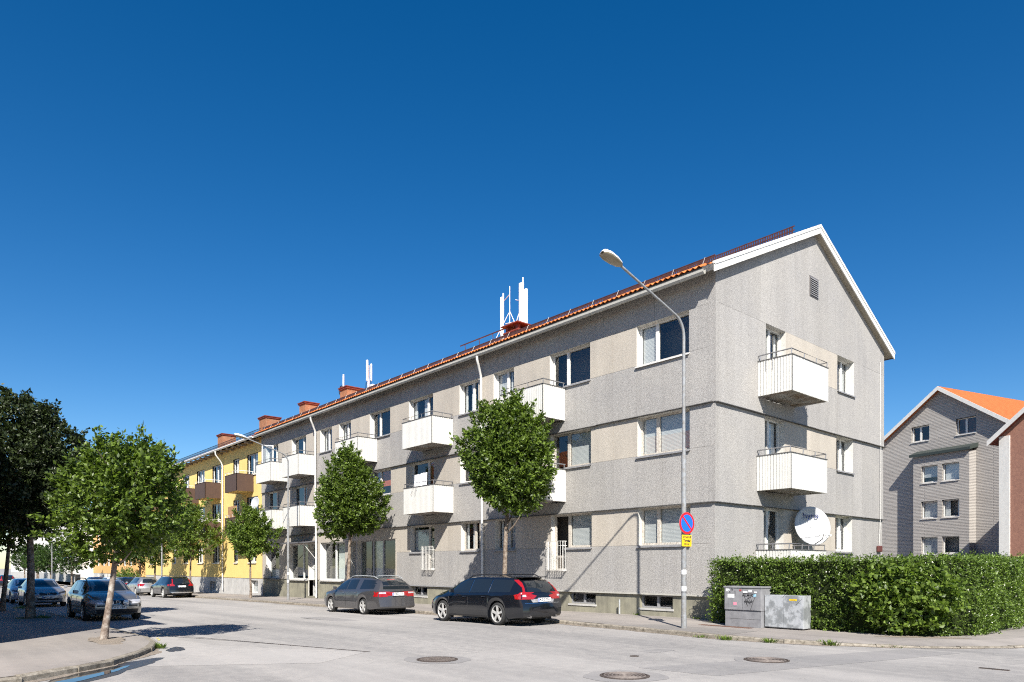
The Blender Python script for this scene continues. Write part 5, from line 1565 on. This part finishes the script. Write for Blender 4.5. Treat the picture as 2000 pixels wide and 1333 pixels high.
# --- black estate car, nearest
def x_v70(o, bvh):
    box_on(o, 'spoiler', P_BLACK, -2.06, -1.78, -.52, .52, 1.432, 1.462, .012)
    for s in (1, -1):
        MB().tube([(-2.44, s*.52, .275), (-2.30, s*.52, .275)], .038, 12).build('exhaust', M_CHROME, o, 50)
        box_on(o, 'mudflap', M_BLACK, -1.336-.44, -1.336-.42, s*.86-.10, s*.86+.06, .13, .36, 0)
        box_on(o, 'mudflap', M_BLACK, 1.48-.44, 1.48-.42, s*.86-.10, s*.86+.06, .13, .36, 0)
    MB().tube([(-2.33, .0, 1.04), (-2.33, -.12, 1.07), (-2.30, -.30, 1.06)], .012, 6).build('rear_wiper', M_BLACK, o)
V70 = make_car('parked_car', 'black estate car with tall red tail lamps parked nearest the corner', WAGON, P_BLACK, -5.22, -4.72, 180, 'cars parked along the right kerb',
    patches=[('tail_light', 'rear', [(.60,.81), (.86,.81), (.86,.92), (.70,1.02), (.60,1.36), (.535,1.36), (.625,1.02), (.61,.92)], M_TAIL, True, .010, 3),
             ('tail_light', 'side', [(-2.40,.79), (-2.12,.80), (-2.17,.90), (-2.26,1.0), (-2.40,1.0)], M_TAIL, True, .010, 3),
             ('reversing_light', 'rear', [(.63,.865), (.76,.875), (.74,.925), (.63,.925)], M_CLEAR, True, .013, 2),
             ('pillar_trim', 'side', [(.045,.97), (.065,.97), (.045,1.36), (.025,1.36)], M_CHROME, True, .006, 2), ('pillar_trim', 'side', [(-.90,.985), (-.88,.985), (-.90,1.36), (-.92,1.36)], M_CHROME, True, .006, 2),
             ('tailgate_trim', 'rear', [(-.70,.665), (.70,.665), (.70,.685), (-.70,.685)], M_CHROME, False, .006, 5),
             ('plate_recess', 'rear', [(-.42,.70), (.42,.70), (.48,.80), (-.48,.80)], M_SILL, False, .004, 3),
             ('sill_trim', 'side', [(-.88,.215), (1.02,.215), (1.02,.275), (-.88,.275)], M_BLACK, True, .006, 4),
             ('bumper_insert', 'rear', [(-.55,.25), (.55,.25), (.60,.37), (-.60,.37)], M_BLACK, False, .004, 4)],
    plate=('rear', -2.475, .775, 'MZG 706'), rails=(.45, -1.75, M_BLACK), extras=x_v70, mirror_m=P_BLACK)

# --- grey estate car behind it
SAAB = spec(WAGON, L=4.81, r=.31, fa=1.43, ra=-1.27, hm=M_CHROME,
    top=[(-2.4,1.33), (-2.0,1.41), (-1.2,1.455), (-.4,1.465), (.3,1.43), (.8,1.30), (1.3,1.04), (1.75,.945), (2.15,.86), (2.4,.74)],
    rear=[(.2,.08), (.40,.0), (.55,.0), (.58,.09), (.95,.13), (1.12,.20), (1.38,.50)], panes=[(.12,1.02), (-.66,.06), (-1.98,-.98)], rw=(.60, .48, .99, 1.32), seams=(1.05, .08, -.78))
def x_saab(o, bvh):
    pass
make_car('parked_car', 'dark grey metallic estate car with wide red tail lamps, second along the kerb', SAAB, P_GREY, -13.4, -4.66, 180, 'cars parked along the right kerb',
    patches=[('tail_light', 'rear', [(.44,.70), (.86,.70), (.86,.90), (.46,.90)], M_TAIL, True, .010, 3), ('tail_light', 'side', [(-2.40,.70), (-2.03,.72), (-2.14,.86), (-2.30,.90), (-2.40,.90)], M_TAIL, True, .010, 3),
             ('reversing_light', 'rear', [(.50,.82), (.78,.82), (.76,.875), (.50,.875)], M_CLEAR, True, .013, 2),
             ('side_moulding', 'side', [(-.80,.50), (1.0,.50), (1.0,.53), (-.80,.53)], M_BLACK, True, .008, 4),
             ('brake_light', 'rear', [(-.16,1.345), (.16,1.345), (.16,1.37), (-.16,1.37)], M_TAIL, False, .008, 2),
             ('plate_recess', 'rear', [(-.36,.74), (.36,.74), (.36,.90), (-.36,.90)], M_BLACK, False, .004, 3)],
    plate=('rear', -2.43, .80, 'UBG 473'), rails=(.35, -1.85, M_GALV), extras=x_saab)

# --- farther cars on the right
HATCH = spec(WAGON, L=4.15, r=.31, fa=1.22, ra=-1.29, trk=.75,
    top=[(-2.07,1.30), (-1.7,1.39), (-1.1,1.44), (-.4,1.455), (.2,1.42), (.65,1.29), (1.1,1.03), (1.5,.94), (1.85,.84), (2.07,.72)],
    belt=[(-2.07,.96), (-1.2,.95), (0,.92), (1.0,.89), (1.6,.82), (2.07,.64)],
    w=[(-2.07,.74), (-1.9,.82), (-1.5,.86), (-.5,.875), (.8,.875), (1.5,.85), (1.9,.77), (2.07,.62)],
    wt=[(-2.07,.50), (-1.4,.56), (-.4,.59), (.3,.58), (.8,.62), (1.2,.71), (1.7,.66), (2.07,.45)],
    rear=[(.2,.08), (.42,.0), (.60,.0), (.64,.06), (.95,.10), (1.12,.20), (1.38,.42)], panes=[(.02,.80), (-.80,-.04), (-1.45,-.86)], ws=(.60, .50, 1.01, 1.34), rw=(.52, .44, .98, 1.28), seams=(.88, -.01, -.84), handles=(.15, -.68), mir=.66)
TL_V = [('tail_light', 'rear', [(.45,.82), (.84,.82), (.84,.93), (.62,.98), (.56,1.30), (.50,1.30), (.55,.96), (.45,.90)], M_TAIL, True, .010, 3)]
TL_B = [('tail_light', 'rear', [(.48,.72), (.80,.72), (.80,.92), (.50,.92)], M_TAIL, True, .010, 2), ('tail_light', 'side', [(-2.05,.72), (-1.80,.74), (-1.84,.90), (-2.05,.92)], M_TAIL, True, .010, 2)]
SUV = spec(WAGON, sill=.27, r=.36, L=4.92)
make_car('parked_car', 'black estate with silver bumper guard and dark roof in front of the yellow block', SUV, P_BLACK, -41.3, -4.6, 180, 'cars parked along the right kerb',
    patches=TL_V+[('bumper_guard', 'rear', [(-.62,.34), (.62,.34), (.74,.43), (-.74,.43)], M_CHROME, False, .010, 4)], plate=('rear', -2.50, .80, None), rails=(.4, -1.75, M_BLACK))
make_car('parked_car', 'silver hatchback between two dark cars by the yellow block', HATCH, P_SILVER, -49.0, -4.6, 180, 'cars parked along the right kerb', patches=TL_B, style='multi')
make_car('parked_car', 'dark hatchback with round red tail lamp ahead of the silver hatchback', HATCH, P_BLACK, -54.6, -4.6, 180, 'cars parked along the right kerb', patches=TL_B, plate=('rear', -2.15, .62, None), style='multi')
make_car('parked_car', 'pale hatchback half hidden behind the near left tree trunk', HATCH, P_WHITE, -60.3, -4.6, 180, 'cars parked along the right kerb', patches=TL_B, style='multi')
make_car('parked_car', 'dark blue car farthest along the right kerb, left of the leaning trunk', HATCH, P_BLUE, -67.5, -4.6, 180, 'cars parked along the right kerb', patches=TL_B, style='multi')
make_car('parked_car', 'small black car seen from behind far down the street', SUV, P_BLACK, -92, -9.6, 180, None, patches=TL_V, plate=('rear', -2.50, .80, None))

# --- cars on the left facing the camera
def emblem_vw(o, x, z, r):
    e = MB(); n = 24
    e.tube([(x, r*math.cos(2*math.pi*i/n), z+r*math.sin(2*math.pi*i/n)) for i in range(n+1)], .007, 5, False)
    for pts in ([(-.45,.80), (-.02,.08), (.02,.08), (.45,.80)], [(-.88,.35), (-.42,-.80), (0,-.10), (.42,-.80), (.88,.35)]):
        e.tube([(x, p*r, z+q*r) for p, q in pts], .007, 5)
    return e.build('emblem', M_CHROME, o)
def x_vw(o, bvh):
    emblem_vw(o, 2.44, .665, .065)
    for s in (1, -1):
        sp_ = MB().lathe([(.095, -.05), (.10, .03), (.085, .04), (.01, .046)], (2.46, s*.24, .645), 'x', 20).build('spotlight', M_CLEAR, o, 40)
        MB().lathe([(.104, -.055), (.106, .028)], (2.46, s*.24, .645), 'x', 20).build('spotlight_shell', M_BLACK, o, 40)
    MB().tube([(2.44, -.38, .56), (2.44, .38, .56)], .012, 6).build('lamp_bar', M_BLACK, o)
VW = spec(WAGON, L=4.68, r=.315, fa=1.37, ra=-1.33,
    top=[(-2.34,1.34), (-1.9,1.42), (-1.1,1.45), (-.3,1.455), (.3,1.42), (.75,1.29), (1.25,1.03), (1.7,.94), (2.1,.84), (2.34,.72)],
    belt=[(-2.34,.97), (-1.2,.95), (0,.93), (1.2,.89), (1.85,.82), (2.34,.66)],
    w=[(-2.34,.76), (-2.1,.83), (-1.6,.865), (-.5,.875), (1,.875), (1.8,.86), (2.15,.80), (2.34,.68)], clear=True, panes=[(.10,.98), (-.86,.04), (-1.80,-.92)])
make_car('parked_car', 'champagne estate car with two round spotlights on its grille, facing the camera', VW, P_CHAMP, -17.5, -13.45, 0, 'cars parked along the left kerb',
    patches=[('headlight', 'front', [(.44,.60), (.84,.61), (.84,.72), (.50,.735)], M_CLEAR, True, .010, 3), ('headlight', 'side', [(2.02,.63), (2.30,.62), (2.30,.72), (2.04,.73)], M_CLEAR, True, .010, 2),
             ('grille', 'front', [(-.38,.60), (.38,.60), (.43,.725), (-.43,.725)], M_BLACK, False, .008, 4), ('bumper_strip', 'front', [(.36,.51), (.86,.51), (.86,.56), (.36,.56)], M_BLACK, True, .010, 3),
             ('air_intake', 'front', [(-.62,.24), (.62,.24), (.66,.42), (-.66,.42)], M_BLACK, False, .006, 4), ('side_moulding', 'side', [(-.95,.46), (.95,.46), (.95,.50), (-.95,.50)], M_BLACK, True, .008, 4)],
    plate=('front', 2.435, .485, 'TWZ 788'), rails=(.35, -1.8, M_BLACK), extras=x_vw, style='multi')
def x_v40(o, bvh):
    e = MB(); n = 20; x, z, r = 2.275, .665, .06
    e.tube([(x, r*math.cos(2*math.pi*i/n), z+r*math.sin(2*math.pi*i/n)) for i in range(n+1)], .009, 5, False); e.tube([(x, -.2, z+.06), (x, .2, z-.06)], .010, 5)
    e.build('emblem', M_CHROME, o)
V40 = spec(HATCH, L=4.37, r=.33, fa=1.33, ra=-1.32, trk=.77,
    top=[(-2.185,1.28), (-1.8,1.36), (-1.1,1.43), (-.4,1.445), (.2,1.41), (.7,1.27), (1.2,1.03), (1.6,.95), (1.95,.85), (2.185,.74)],
    w=[(-2.185,.74), (-1.9,.83), (-1.4,.88), (-.5,.89), (.8,.89), (1.6,.87), (2.0,.79), (2.185,.64)])
make_car('parked_car', 'silver hatchback with oval black grille and silver lower guard, facing the camera', V40, P_SILVER, -32.2, -13.5, 0, 'cars parked along the left kerb',
    patches=[('headlight', 'front', [(.44,.66), (.82,.72), (.80,.80), (.52,.745)], M_BLACK, True, .010, 3), ('grille', 'front', [(-.30,.59), (.30,.59), (.40,.66), (.34,.735), (-.34,.735), (-.40,.66)], M_BLACK, False, .008, 4),
             ('air_intake', 'front', [(-.68,.36), (.68,.36), (.74,.46), (.40,.42), (-.40,.42), (-.74,.46)], M_BLACK, False, .006, 4), ('lower_guard', 'front', [(-.66,.27), (.66,.27), (.68,.33), (-.68,.33)], M_CHROME, False, .008, 4)],
    plate=('front', 2.28, .50, 'MHX 461'), extras=x_v40, style='multi')
make_car('parked_car', 'white hatchback tucked behind the silver hatchback on the left', V40, P_WHITE, -38.6, -13.5, 0, 'cars parked along the left kerb',
    patches=[('headlight', 'front', [(.50,.66), (.82,.70), (.80,.77), (.52,.745)], M_BLACK, True, .010, 3), ('grille', 'front', [(-.42,.62), (.42,.62), (.46,.72), (-.46,.72)], M_BLACK, False, .008, 3)], style='multi')

# ================================================================== trees
def quads_mesh(name, base, tip, side, nrm_fold, m, parent=None):
    """leaf blades: base point, tip vector, half-width vector (numpy n x 3)"""
    n = len(base)
    v = np.empty((n, 4, 3)); mid = base+tip*.45
    v[:, 0] = base; v[:, 1] = mid+side+nrm_fold; v[:, 2] = base+tip; v[:, 3] = mid-side+nrm_fold
    me = bpy.data.meshes.new(name)
    me.vertices.add(n*4); me.vertices.foreach_set('co', v.reshape(-1))
    idx = np.arange(n*4).reshape(n, 4)
    tri = np.stack([idx[:, [0, 1, 2]], idx[:, [0, 2, 3]]], 1).reshape(-1)
    me.loops.add(len(tri)); me.loops.foreach_set('vertex_index', tri.astype(np.int32))
    me.polygons.add(n*2); me.polygons.foreach_set('loop_start', np.arange(0, n*6, 3, dtype=np.int32))
    me.update(calc_edges=True); me.validate()
    return link(name, me, m, parent)
def unit(a): return a/np.maximum(np.linalg.norm(a, axis=-1, keepdims=True), 1e-6)
def leaves_on(origins, dirs, per, l, w_, rng, spread=.35, droop=.15, up=.5):
    n = len(origins); O = np.repeat(origins, per, 0); D = np.repeat(dirs, per, 0)
    O = O + D*rng.uniform(-.1, 1, (n*per, 1))*spread + rng.normal(0, spread*.22, (n*per, 3))
    t = unit(D*.7 + rng.normal(0, .75, (n*per, 3)) + np.array([0, 0, -droop]))
    nn = unit(np.array([0, 0, up]) + D*.5 + rng.normal(0, .55, (n*per, 3)))
    s = unit(np.cross(t, nn)); sz = rng.uniform(.65, 1.25, (n*per, 1))
    fold = np.cross(s, t)*-.18*w_*sz
    return O, t*l*sz, s*w_*.5*sz, fold
def tree(label, x, y, zb, ztrunk, cz, rx, ry, rz, seed, nt_, per=9, l=.11, w_=.065, m=None, group=None, lean=(0, 0), tr=.085, ctop=.62, lump=.30, sprigs=70, clump=.20, bark=None, name='street_tree', cat='tree'):
    o = empty(name, (x, y, zb)); tag(o, label, cat, group)
    rng = np.random.default_rng(seed); rr = random.Random(seed)
    lx, ly = lean
    T = MB(); top = cz+rz*.55
    pts = []
    for i in range(9):
        s = i/8; z = -.05+(top+.05)*s
        f = min(1, z/cz) if cz else 0
        pts.append((lx*f+rr.uniform(-.02, .02)*(i > 0), ly*f+rr.uniform(-.02, .02)*(i > 0), z))
    rad = [tr*1.25] + [tr*(1-.75*(i/8)**1.2) for i in range(1, 9)]
    T.tube(pts, rad, 10)
    cen = np.array([lx, ly, cz])
    for k in range(11):                                           # limbs
        a = k*2.4+rr.uniform(-.3, .3); zz = ztrunk*1.02+(cz+rz*.3-ztrunk*1.02)*(k/11); f = min(1, zz/cz)
        b0 = Vector((lx*f, ly*f, zz)); ln = rr.uniform(.50, .70)*(.55 if k < 3 else 1)
        e = Vector((cen[0]+math.cos(a)*rx*ln, cen[1]+math.sin(a)*ry*ln, zz+rr.uniform(.35, .75)*rz*.6))
        mid = b0.lerp(e, .5)+Vector((0, 0, -.08))
        T.tube([b0, mid, e], [tr*.42, tr*.28, tr*.08], 6)
    T.build('trunk', bark or M_BARK, o, 60)
    # twigs spread through a lumpy egg, thickest near its skin
    d = unit(rng.normal(0, 1, (nt_, 3)))
    lob = unit(rng.normal(0, 1, (16, 3))); amp = rng.uniform(-.6, 1, 16)
    bmp = (np.exp(-(1-d @ lob.T)*7)*amp).sum(1)
    R = 1+lump*(np.clip(bmp, -.8, 1.0)-.55)
    depth = rng.uniform(0, 1, nt_)**.42
    egg = np.where(d[:, 2] > 0, 1-(1-ctop)*d[:, 2]**2, 1.0)       # narrower towards the top
    P = d*np.stack([rx*egg, ry*egg, np.full(nt_, rz)], 1)*(R*depth)[:, None]+cen
    keep = P[:, 2] > ztrunk*.93; P, d = P[keep], d[keep]
    D = unit(d*.8+np.array([0, 0, .45])+rng.normal(0, .35, P.shape))
    ns = sprigs                                                    # leading shoots that break the outline
    e = unit(rng.normal(0, 1, (ns, 3))+np.array([0, 0, .35])); eg = np.where(e[:, 2] > 0, 1-(1-ctop)*e[:, 2]**2, 1.0)
    Re = 1+lump*(np.clip((np.exp(-(1-e @ lob.T)*7)*amp).sum(1), -.8, 1.0)-.55)
    S0 = e*np.stack([rx*eg, ry*eg, np.full(ns, rz)], 1)*(Re*.93)[:, None]+cen
    g_ = unit(e*.7+np.array([0, 0, .8])+rng.normal(0, .2, e.shape)); reach = rng.uniform(.12, .55, (ns, 1))
    SP = np.concatenate([S0+g_*reach*k/4 for k in range(5)]); SD = np.concatenate([g_]*5)
    ok = SP[:, 2] > ztrunk*.95; P = np.concatenate([P, SP[ok]]); D = np.concatenate([D, SD[ok]])
    c = quads_mesh('crown', *leaves_on(P, D, per, l, w_, rng, clump), m or M_LEAF, o)
    c['kind'] = 'stuff'
    return o
GR = 'street trees along the right pavement'; GL = 'street trees along the left pavement'
tree('largest tree on the right pavement, dense egg-shaped crown behind the black estate car', -7.15, -2.6, g(-7)+KH, 2.85, 5.50, 2.0, 2.0, 2.95, 11, 2300, 14, .130, .08, M_LEAF, GR, tr=.10, lean=(.22, .08), lump=.36, sprigs=130)
tree('middle tree on the right pavement, before the shop windows and the grey car', -18.9, -2.6, g(-19)+KH, 2.75, 4.95, 1.52, 1.52, 2.2, 12, 1750, 14, .138, .085, M_LEAF, GR, tr=.10, lump=.46, sprigs=90, lean=(.15, .05))
tree('small loose tree at the joint of the grey and yellow blocks', -31.6, -2.6, g(-31)+KH, 2.2, 3.9, 1.50, 1.50, 1.70, 13, 700, 14, .145, .088, M_LEAF2, GR, tr=.075, lump=.35)
tree('loose pale green tree in front of the yellow block', -43.7, -2.6, g(-43)+KH, 2.3, 4.6, 1.9, 1.9, 2.2, 14, 800, 13, .15, .09, M_LEAF2, GR, tr=.08, lump=.35)
tree('tree against the yellow wall behind the near left tree', -53.5, -2.6, g(-53)+KH, 2.3, 4.5, 2.0, 2.0, 2.1, 15, 950, 13, .15, .085, M_LEAF, GR, tr=.09, lump=.3)
tree('sunlit young tree with leaning pale trunk on the left corner', -6.04, -15.63, g(-6)+KH, 1.70, 3.25, 1.42, 1.42, 1.70, 16, 950, 15, .112, .068, M_LEAF, GL, bark=M_BARKP, lean=(.28, .36), tr=.078, lump=.44, ctop=.52, sprigs=100)
tree('tall dark-leaved tree at the left edge', -17.8, -15.66, g(-17)+KH, 2.55, 5.35, 2.3, 2.3, 2.65, 17, 3000, 13, .13, .08, M_LEAFX, GL, tr=.135, lump=.26, ctop=.6, sprigs=110)
tree('tree with a leaning light trunk at the far left edge', -24.3, -15.9, g(-24)+KH, 2.7, 4.2, 1.6, 1.6, 1.5, 18, 1100, 13, .13, .075, M_LEAF, GL, lean=(.1, .35), tr=.10)
for i, (tx, ty, lab) in enumerate(((-95, -2.2, 'small round tree beside the white far block, first of the far row'), (-112, -2.2, 'small round tree of the far row, before the blue awning'), (-118, -3.0, 'small round tree of the far row, behind the dark trunk'), (-126, -2.2, 'small round tree of the far row, near the left edge'), (-134, -3.0, 'leftmost small round tree of the far row'))):
    tree(lab, tx, ty, g(-90)+.1, 1.7, 3.6, 1.9, 1.9, 2.2, 30+i, 420, 8, .22, .14, M_LEAFD, 'small trees of the far row', tr=.11, lump=.15)
tree('dark tree by the bush beyond the yellow block', -76, 1.5, g(-70), 2.0, 4.4, 1.9, 1.9, 2.0, 41, 500, 8, .2, .12, M_LEAFD, None, tr=.12)
# bush beyond the yellow block
def bush(label, x, y, z, rx, ry, rz, n, seed, m, l=.16, w_=.10):
    o = empty('bush', (x, y, z)); tag(o, label, 'bush')
    rng = np.random.default_rng(seed); d = unit(rng.normal(0, 1, (n, 3))); d[:, 2] = np.abs(d[:, 2])
    P = d*np.array([rx, ry, rz])*(rng.uniform(0, 1, (n, 1))**.4)
    f = quads_mesh('foliage', *leaves_on(P, unit(d+np.array([0, 0, .5])), 9, l, w_, rng, .3), m, o); f['kind'] = 'stuff'
    mb = MB()
    for a in range(5): mb.tube([(0, 0, -.1), (math.cos(a*1.26)*rx*.5, math.sin(a*1.26)*ry*.5, rz*.6)], [.03, .012], 5)
    mb.build('stem', M_BARK, o)
    return o
bush('bright green round bush beyond the end of the yellow block', -72.5, -.6, g(-70), 2.2, 1.6, 2.2, 700, 51, M_LEAF2)

# ================================================================== hedge
HG = empty('hedge', (3, -.6, KH)); tag(HG, 'clipped green hedge along the pavement in front of the gable', 'hedge')
hpath = [(.58, -1.10), (5.3, -1.10), (6.0, -.95), (6.6, -.55), (6.95, .1), (7.05, .9), (7.05, 12)]
HT = 1.86
def along(path, s):
    for (a, b) in zip(path[:-1], path[1:]):
        ln = math.hypot(b[0]-a[0], b[1]-a[1])
        if s <= ln: 
            t = s/ln; return a[0]+(b[0]-a[0])*t, a[1]+(b[1]-a[1])*t, (b[0]-a[0])/ln, (b[1]-a[1])/ln
        s -= ln
    return b[0], b[1], (b[0]-a[0])/ln, (b[1]-a[1])/ln
plen = sum(math.hypot(b[0]-a[0], b[1]-a[1]) for a, b in zip(hpath[:-1], hpath[1:]))
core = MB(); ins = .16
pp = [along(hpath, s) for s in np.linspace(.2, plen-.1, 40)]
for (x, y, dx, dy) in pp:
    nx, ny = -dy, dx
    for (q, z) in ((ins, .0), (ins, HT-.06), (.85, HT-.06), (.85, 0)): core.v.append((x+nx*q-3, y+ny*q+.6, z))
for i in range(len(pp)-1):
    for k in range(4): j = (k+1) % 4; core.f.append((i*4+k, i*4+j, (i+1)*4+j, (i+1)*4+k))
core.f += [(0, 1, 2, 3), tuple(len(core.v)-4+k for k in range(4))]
core.build('hedge_core', mat('hedge_inside', (.018,.026,.008), .95, spec=.1), HG)  # added opaque dark core, blocks the view through gaps in the leaves
rng = np.random.default_rng(77)
def hedge_points(n, face):
    out, dr = [], []
    s_ = rng.uniform(0, 1, n)*plen if face != 'end' else np.zeros(n)
    for i in range(n):
        x, y, dx, dy = along(hpath, s_[i] if face != 'end' else 0.02)
        nx, ny = -dy, dx
        wob = .05*math.sin(s_[i]*2.3)+.035*math.sin(s_[i]*5.9+1)
        if face == 'front':
            z = rng.uniform(.02, HT); q = rng.uniform(-.02, .20)+wob*.8+.06*(z/HT-.5); d = (-nx, -ny, .35)
            q += .04*math.sin(z*4+s_[i]*3)
        elif face == 'top':
            q = rng.uniform(0, .95); z = HT+wob*.5-rng.uniform(0, .16)+(.10*rng.random()**6); d = (0, 0, 1)
        elif face == 'back': 
            z = rng.uniform(.5, HT); q = .95+rng.uniform(-.12, .05); d = (nx, ny, .4)
        else:
            q = rng.uniform(0, .95); z = rng.uniform(0.02, HT); x -= rng.uniform(-.2, .12); d = (-1, 0, .4)
        out.append((x+nx*q-3, y+ny*q+.6, z)); dr.append(d)
    return np.array(out), unit(np.array(dr)+rng.normal(0, .25, (n, 3)))
PP, DD = [], []
for face, n in (('front', 8600), ('top', 3000), ('end', 900), ('back', 900)):
    p, d = hedge_points(n, face); PP.append(p); DD.append(d)
PP, DD = np.concatenate(PP), np.concatenate(DD)
lv = quads_mesh('leaves', *leaves_on(PP, DD, 5, .062, .034, rng, .075, .05, .6), M_LEAFH, HG); lv['kind'] = 'stuff'
fp, fd = hedge_points(260, 'front')
fl_ = quads_mesh('blossom', *leaves_on(fp-fd*-.02, fd, 3, .030, .030, rng, .03), M_PETAL, HG); fl_['kind'] = 'stuff'
sp_ = np.array([hedge_points(1, 'top')[0][0] for _ in range(60)]); sp_[:, 2] = HT+.03
sh = quads_mesh('shoots', *leaves_on(sp_, np.tile([[0, 0, 1.0]], (60, 1)), 7, .05, .028, rng, .16), M_LEAF2, HG); sh['kind'] = 'stuff'
# wild shrub growing through the hedge corner, larger leaves
SHB = empty('shrub', (5.9, -1.0, KH)); tag(SHB, 'wild bright-leaved shrub growing out of the hedge at its corner', 'shrub')
n = 620; d = unit(rng.normal(0, 1, (n, 3))); P = d*np.array([1.25, .42, .85])*(rng.uniform(0, 1, (n, 1))**.45)+np.array([0, 0, .95])
ang = math.radians(22); Rm = np.array([[math.cos(ang), -math.sin(ang), 0], [math.sin(ang), math.cos(ang), 0], [0, 0, 1]]); P = P @ Rm.T
P = P[P[:, 2] > .1]
ff = quads_mesh('foliage', *leaves_on(P, unit(np.tile([[.25, -.9, .35]], (len(P), 1))+rng.normal(0, .4, P.shape)), 6, .125, .085, rng, .16), M_LEAF2, SHB); ff['kind'] = 'stuff'
mb = MB()
for a in range(6): mb.tube([(rng.uniform(-.3, .3), .35, -.05), (rng.uniform(-.6, .6), .38, 1.0)], [.02, .008], 5)
mb.build('stem', M_BARK, SHB)
# small plants
def weed(label, x, y, z, n, l, w_, m, seed, spread=.12, flower=None, up=.8):
    o = empty('weed', (x, y, z)); tag(o, label, 'weed', 'weeds along the kerbs')
    r_ = np.random.default_rng(seed); a = r_.uniform(0, 6.28, n)
    P = np.stack([np.cos(a)*spread*r_.uniform(0, 1, n)*1.6, np.sin(a)*spread*r_.uniform(0, 1, n)*.6, np.zeros(n)], 1)
    D = unit(np.stack([np.cos(a)*.7, np.sin(a)*.7, np.full(n, up)], 1)); t = D*l*r_.uniform(.5, 1.2, (n, 1)); s = unit(np.cross(t, [0, 0, 1]))*w_*.5
    f = quads_mesh('blades', P, t, s, np.zeros((n, 3)), m, o); f['kind'] = 'stuff'
    if flower:
        mb = MB()
        for k in range(flower): mb.lathe([(.022, l*1.15), (.028, l*1.2), (.01, l*1.24)], (r_.uniform(-.08, .08), r_.uniform(-.06, .06), r_.uniform(-.02, .05)), n=10)
        mb.build('blossom', M_YPETAL, o)
weed('dandelion tuft with yellow flowers at the left kerb end', -4.0, -14.95, .0, 60, .16, .035, M_LEAF2, 1, .13, 3)
weed('leafy weed at the kerb below the cabinets, left one', 3.1, -4.28, .0, 55, .15, .03, M_LEAF2, 2, .16)
weed('small grass tuft at the kerb left of the middle weed', 2.35, -4.26, 0, 40, .10, .02, M_LEAF2, 3, .14)
weed('leafy weed at the kerb below the galvanised cabinet', 4.05, -4.05, 0, 45, .15, .03, M_LEAF2, 4, .10)
weed('bushy weed at the kerb right of the galvanised cabinet', 5.2, -3.55, 0, 60, .17, .035, M_LEAF2, 5, .14)
weed('dry tuft at the right kerb near the shrub', 6.3, -2.95, 0, 30, .08, .015, M_LEAF2, 6, .25)
weed('weed at the foot of the plinth by the cellar window', -3.0, -.12, KH, 25, .10, .025, M_LEAF2, 7, .08)
weed('low weed on the plinth beside the hedge end', -.55, -.12, KH, 25, .10, .025, M_LEAF2, 8, .1)
weed('grass around the foot of the tall dark tree', -17.4, -15.3, g(-17)+KH, 140, .12, .015, M_LEAF2, 9, .45)
weed('grass at the kerb before the silver hatchback', -26.4, -15.0, g(-26)+KH, 140, .16, .02, M_LEAF2, 10, .6)
# garden lamp behind the hedge
gl = empty('garden_lamp', (4.6, 17.0, .12)); tag(gl, 'slender garden lamp post rising behind the hedge before the grey house', 'garden lamp')
mb = MB().tube([(0, 0, 0), (0, 0, 3.0)], .035, 8); mb.build('post', M_POLE, gl, 50)
mb = MB().lathe([(.02, 2.9), (.05, 3.0), (.22, 3.12), (.20, 3.15), (.02, 3.17)], n=16); mb.build('lamp_head', M_RAIL, gl, 50)
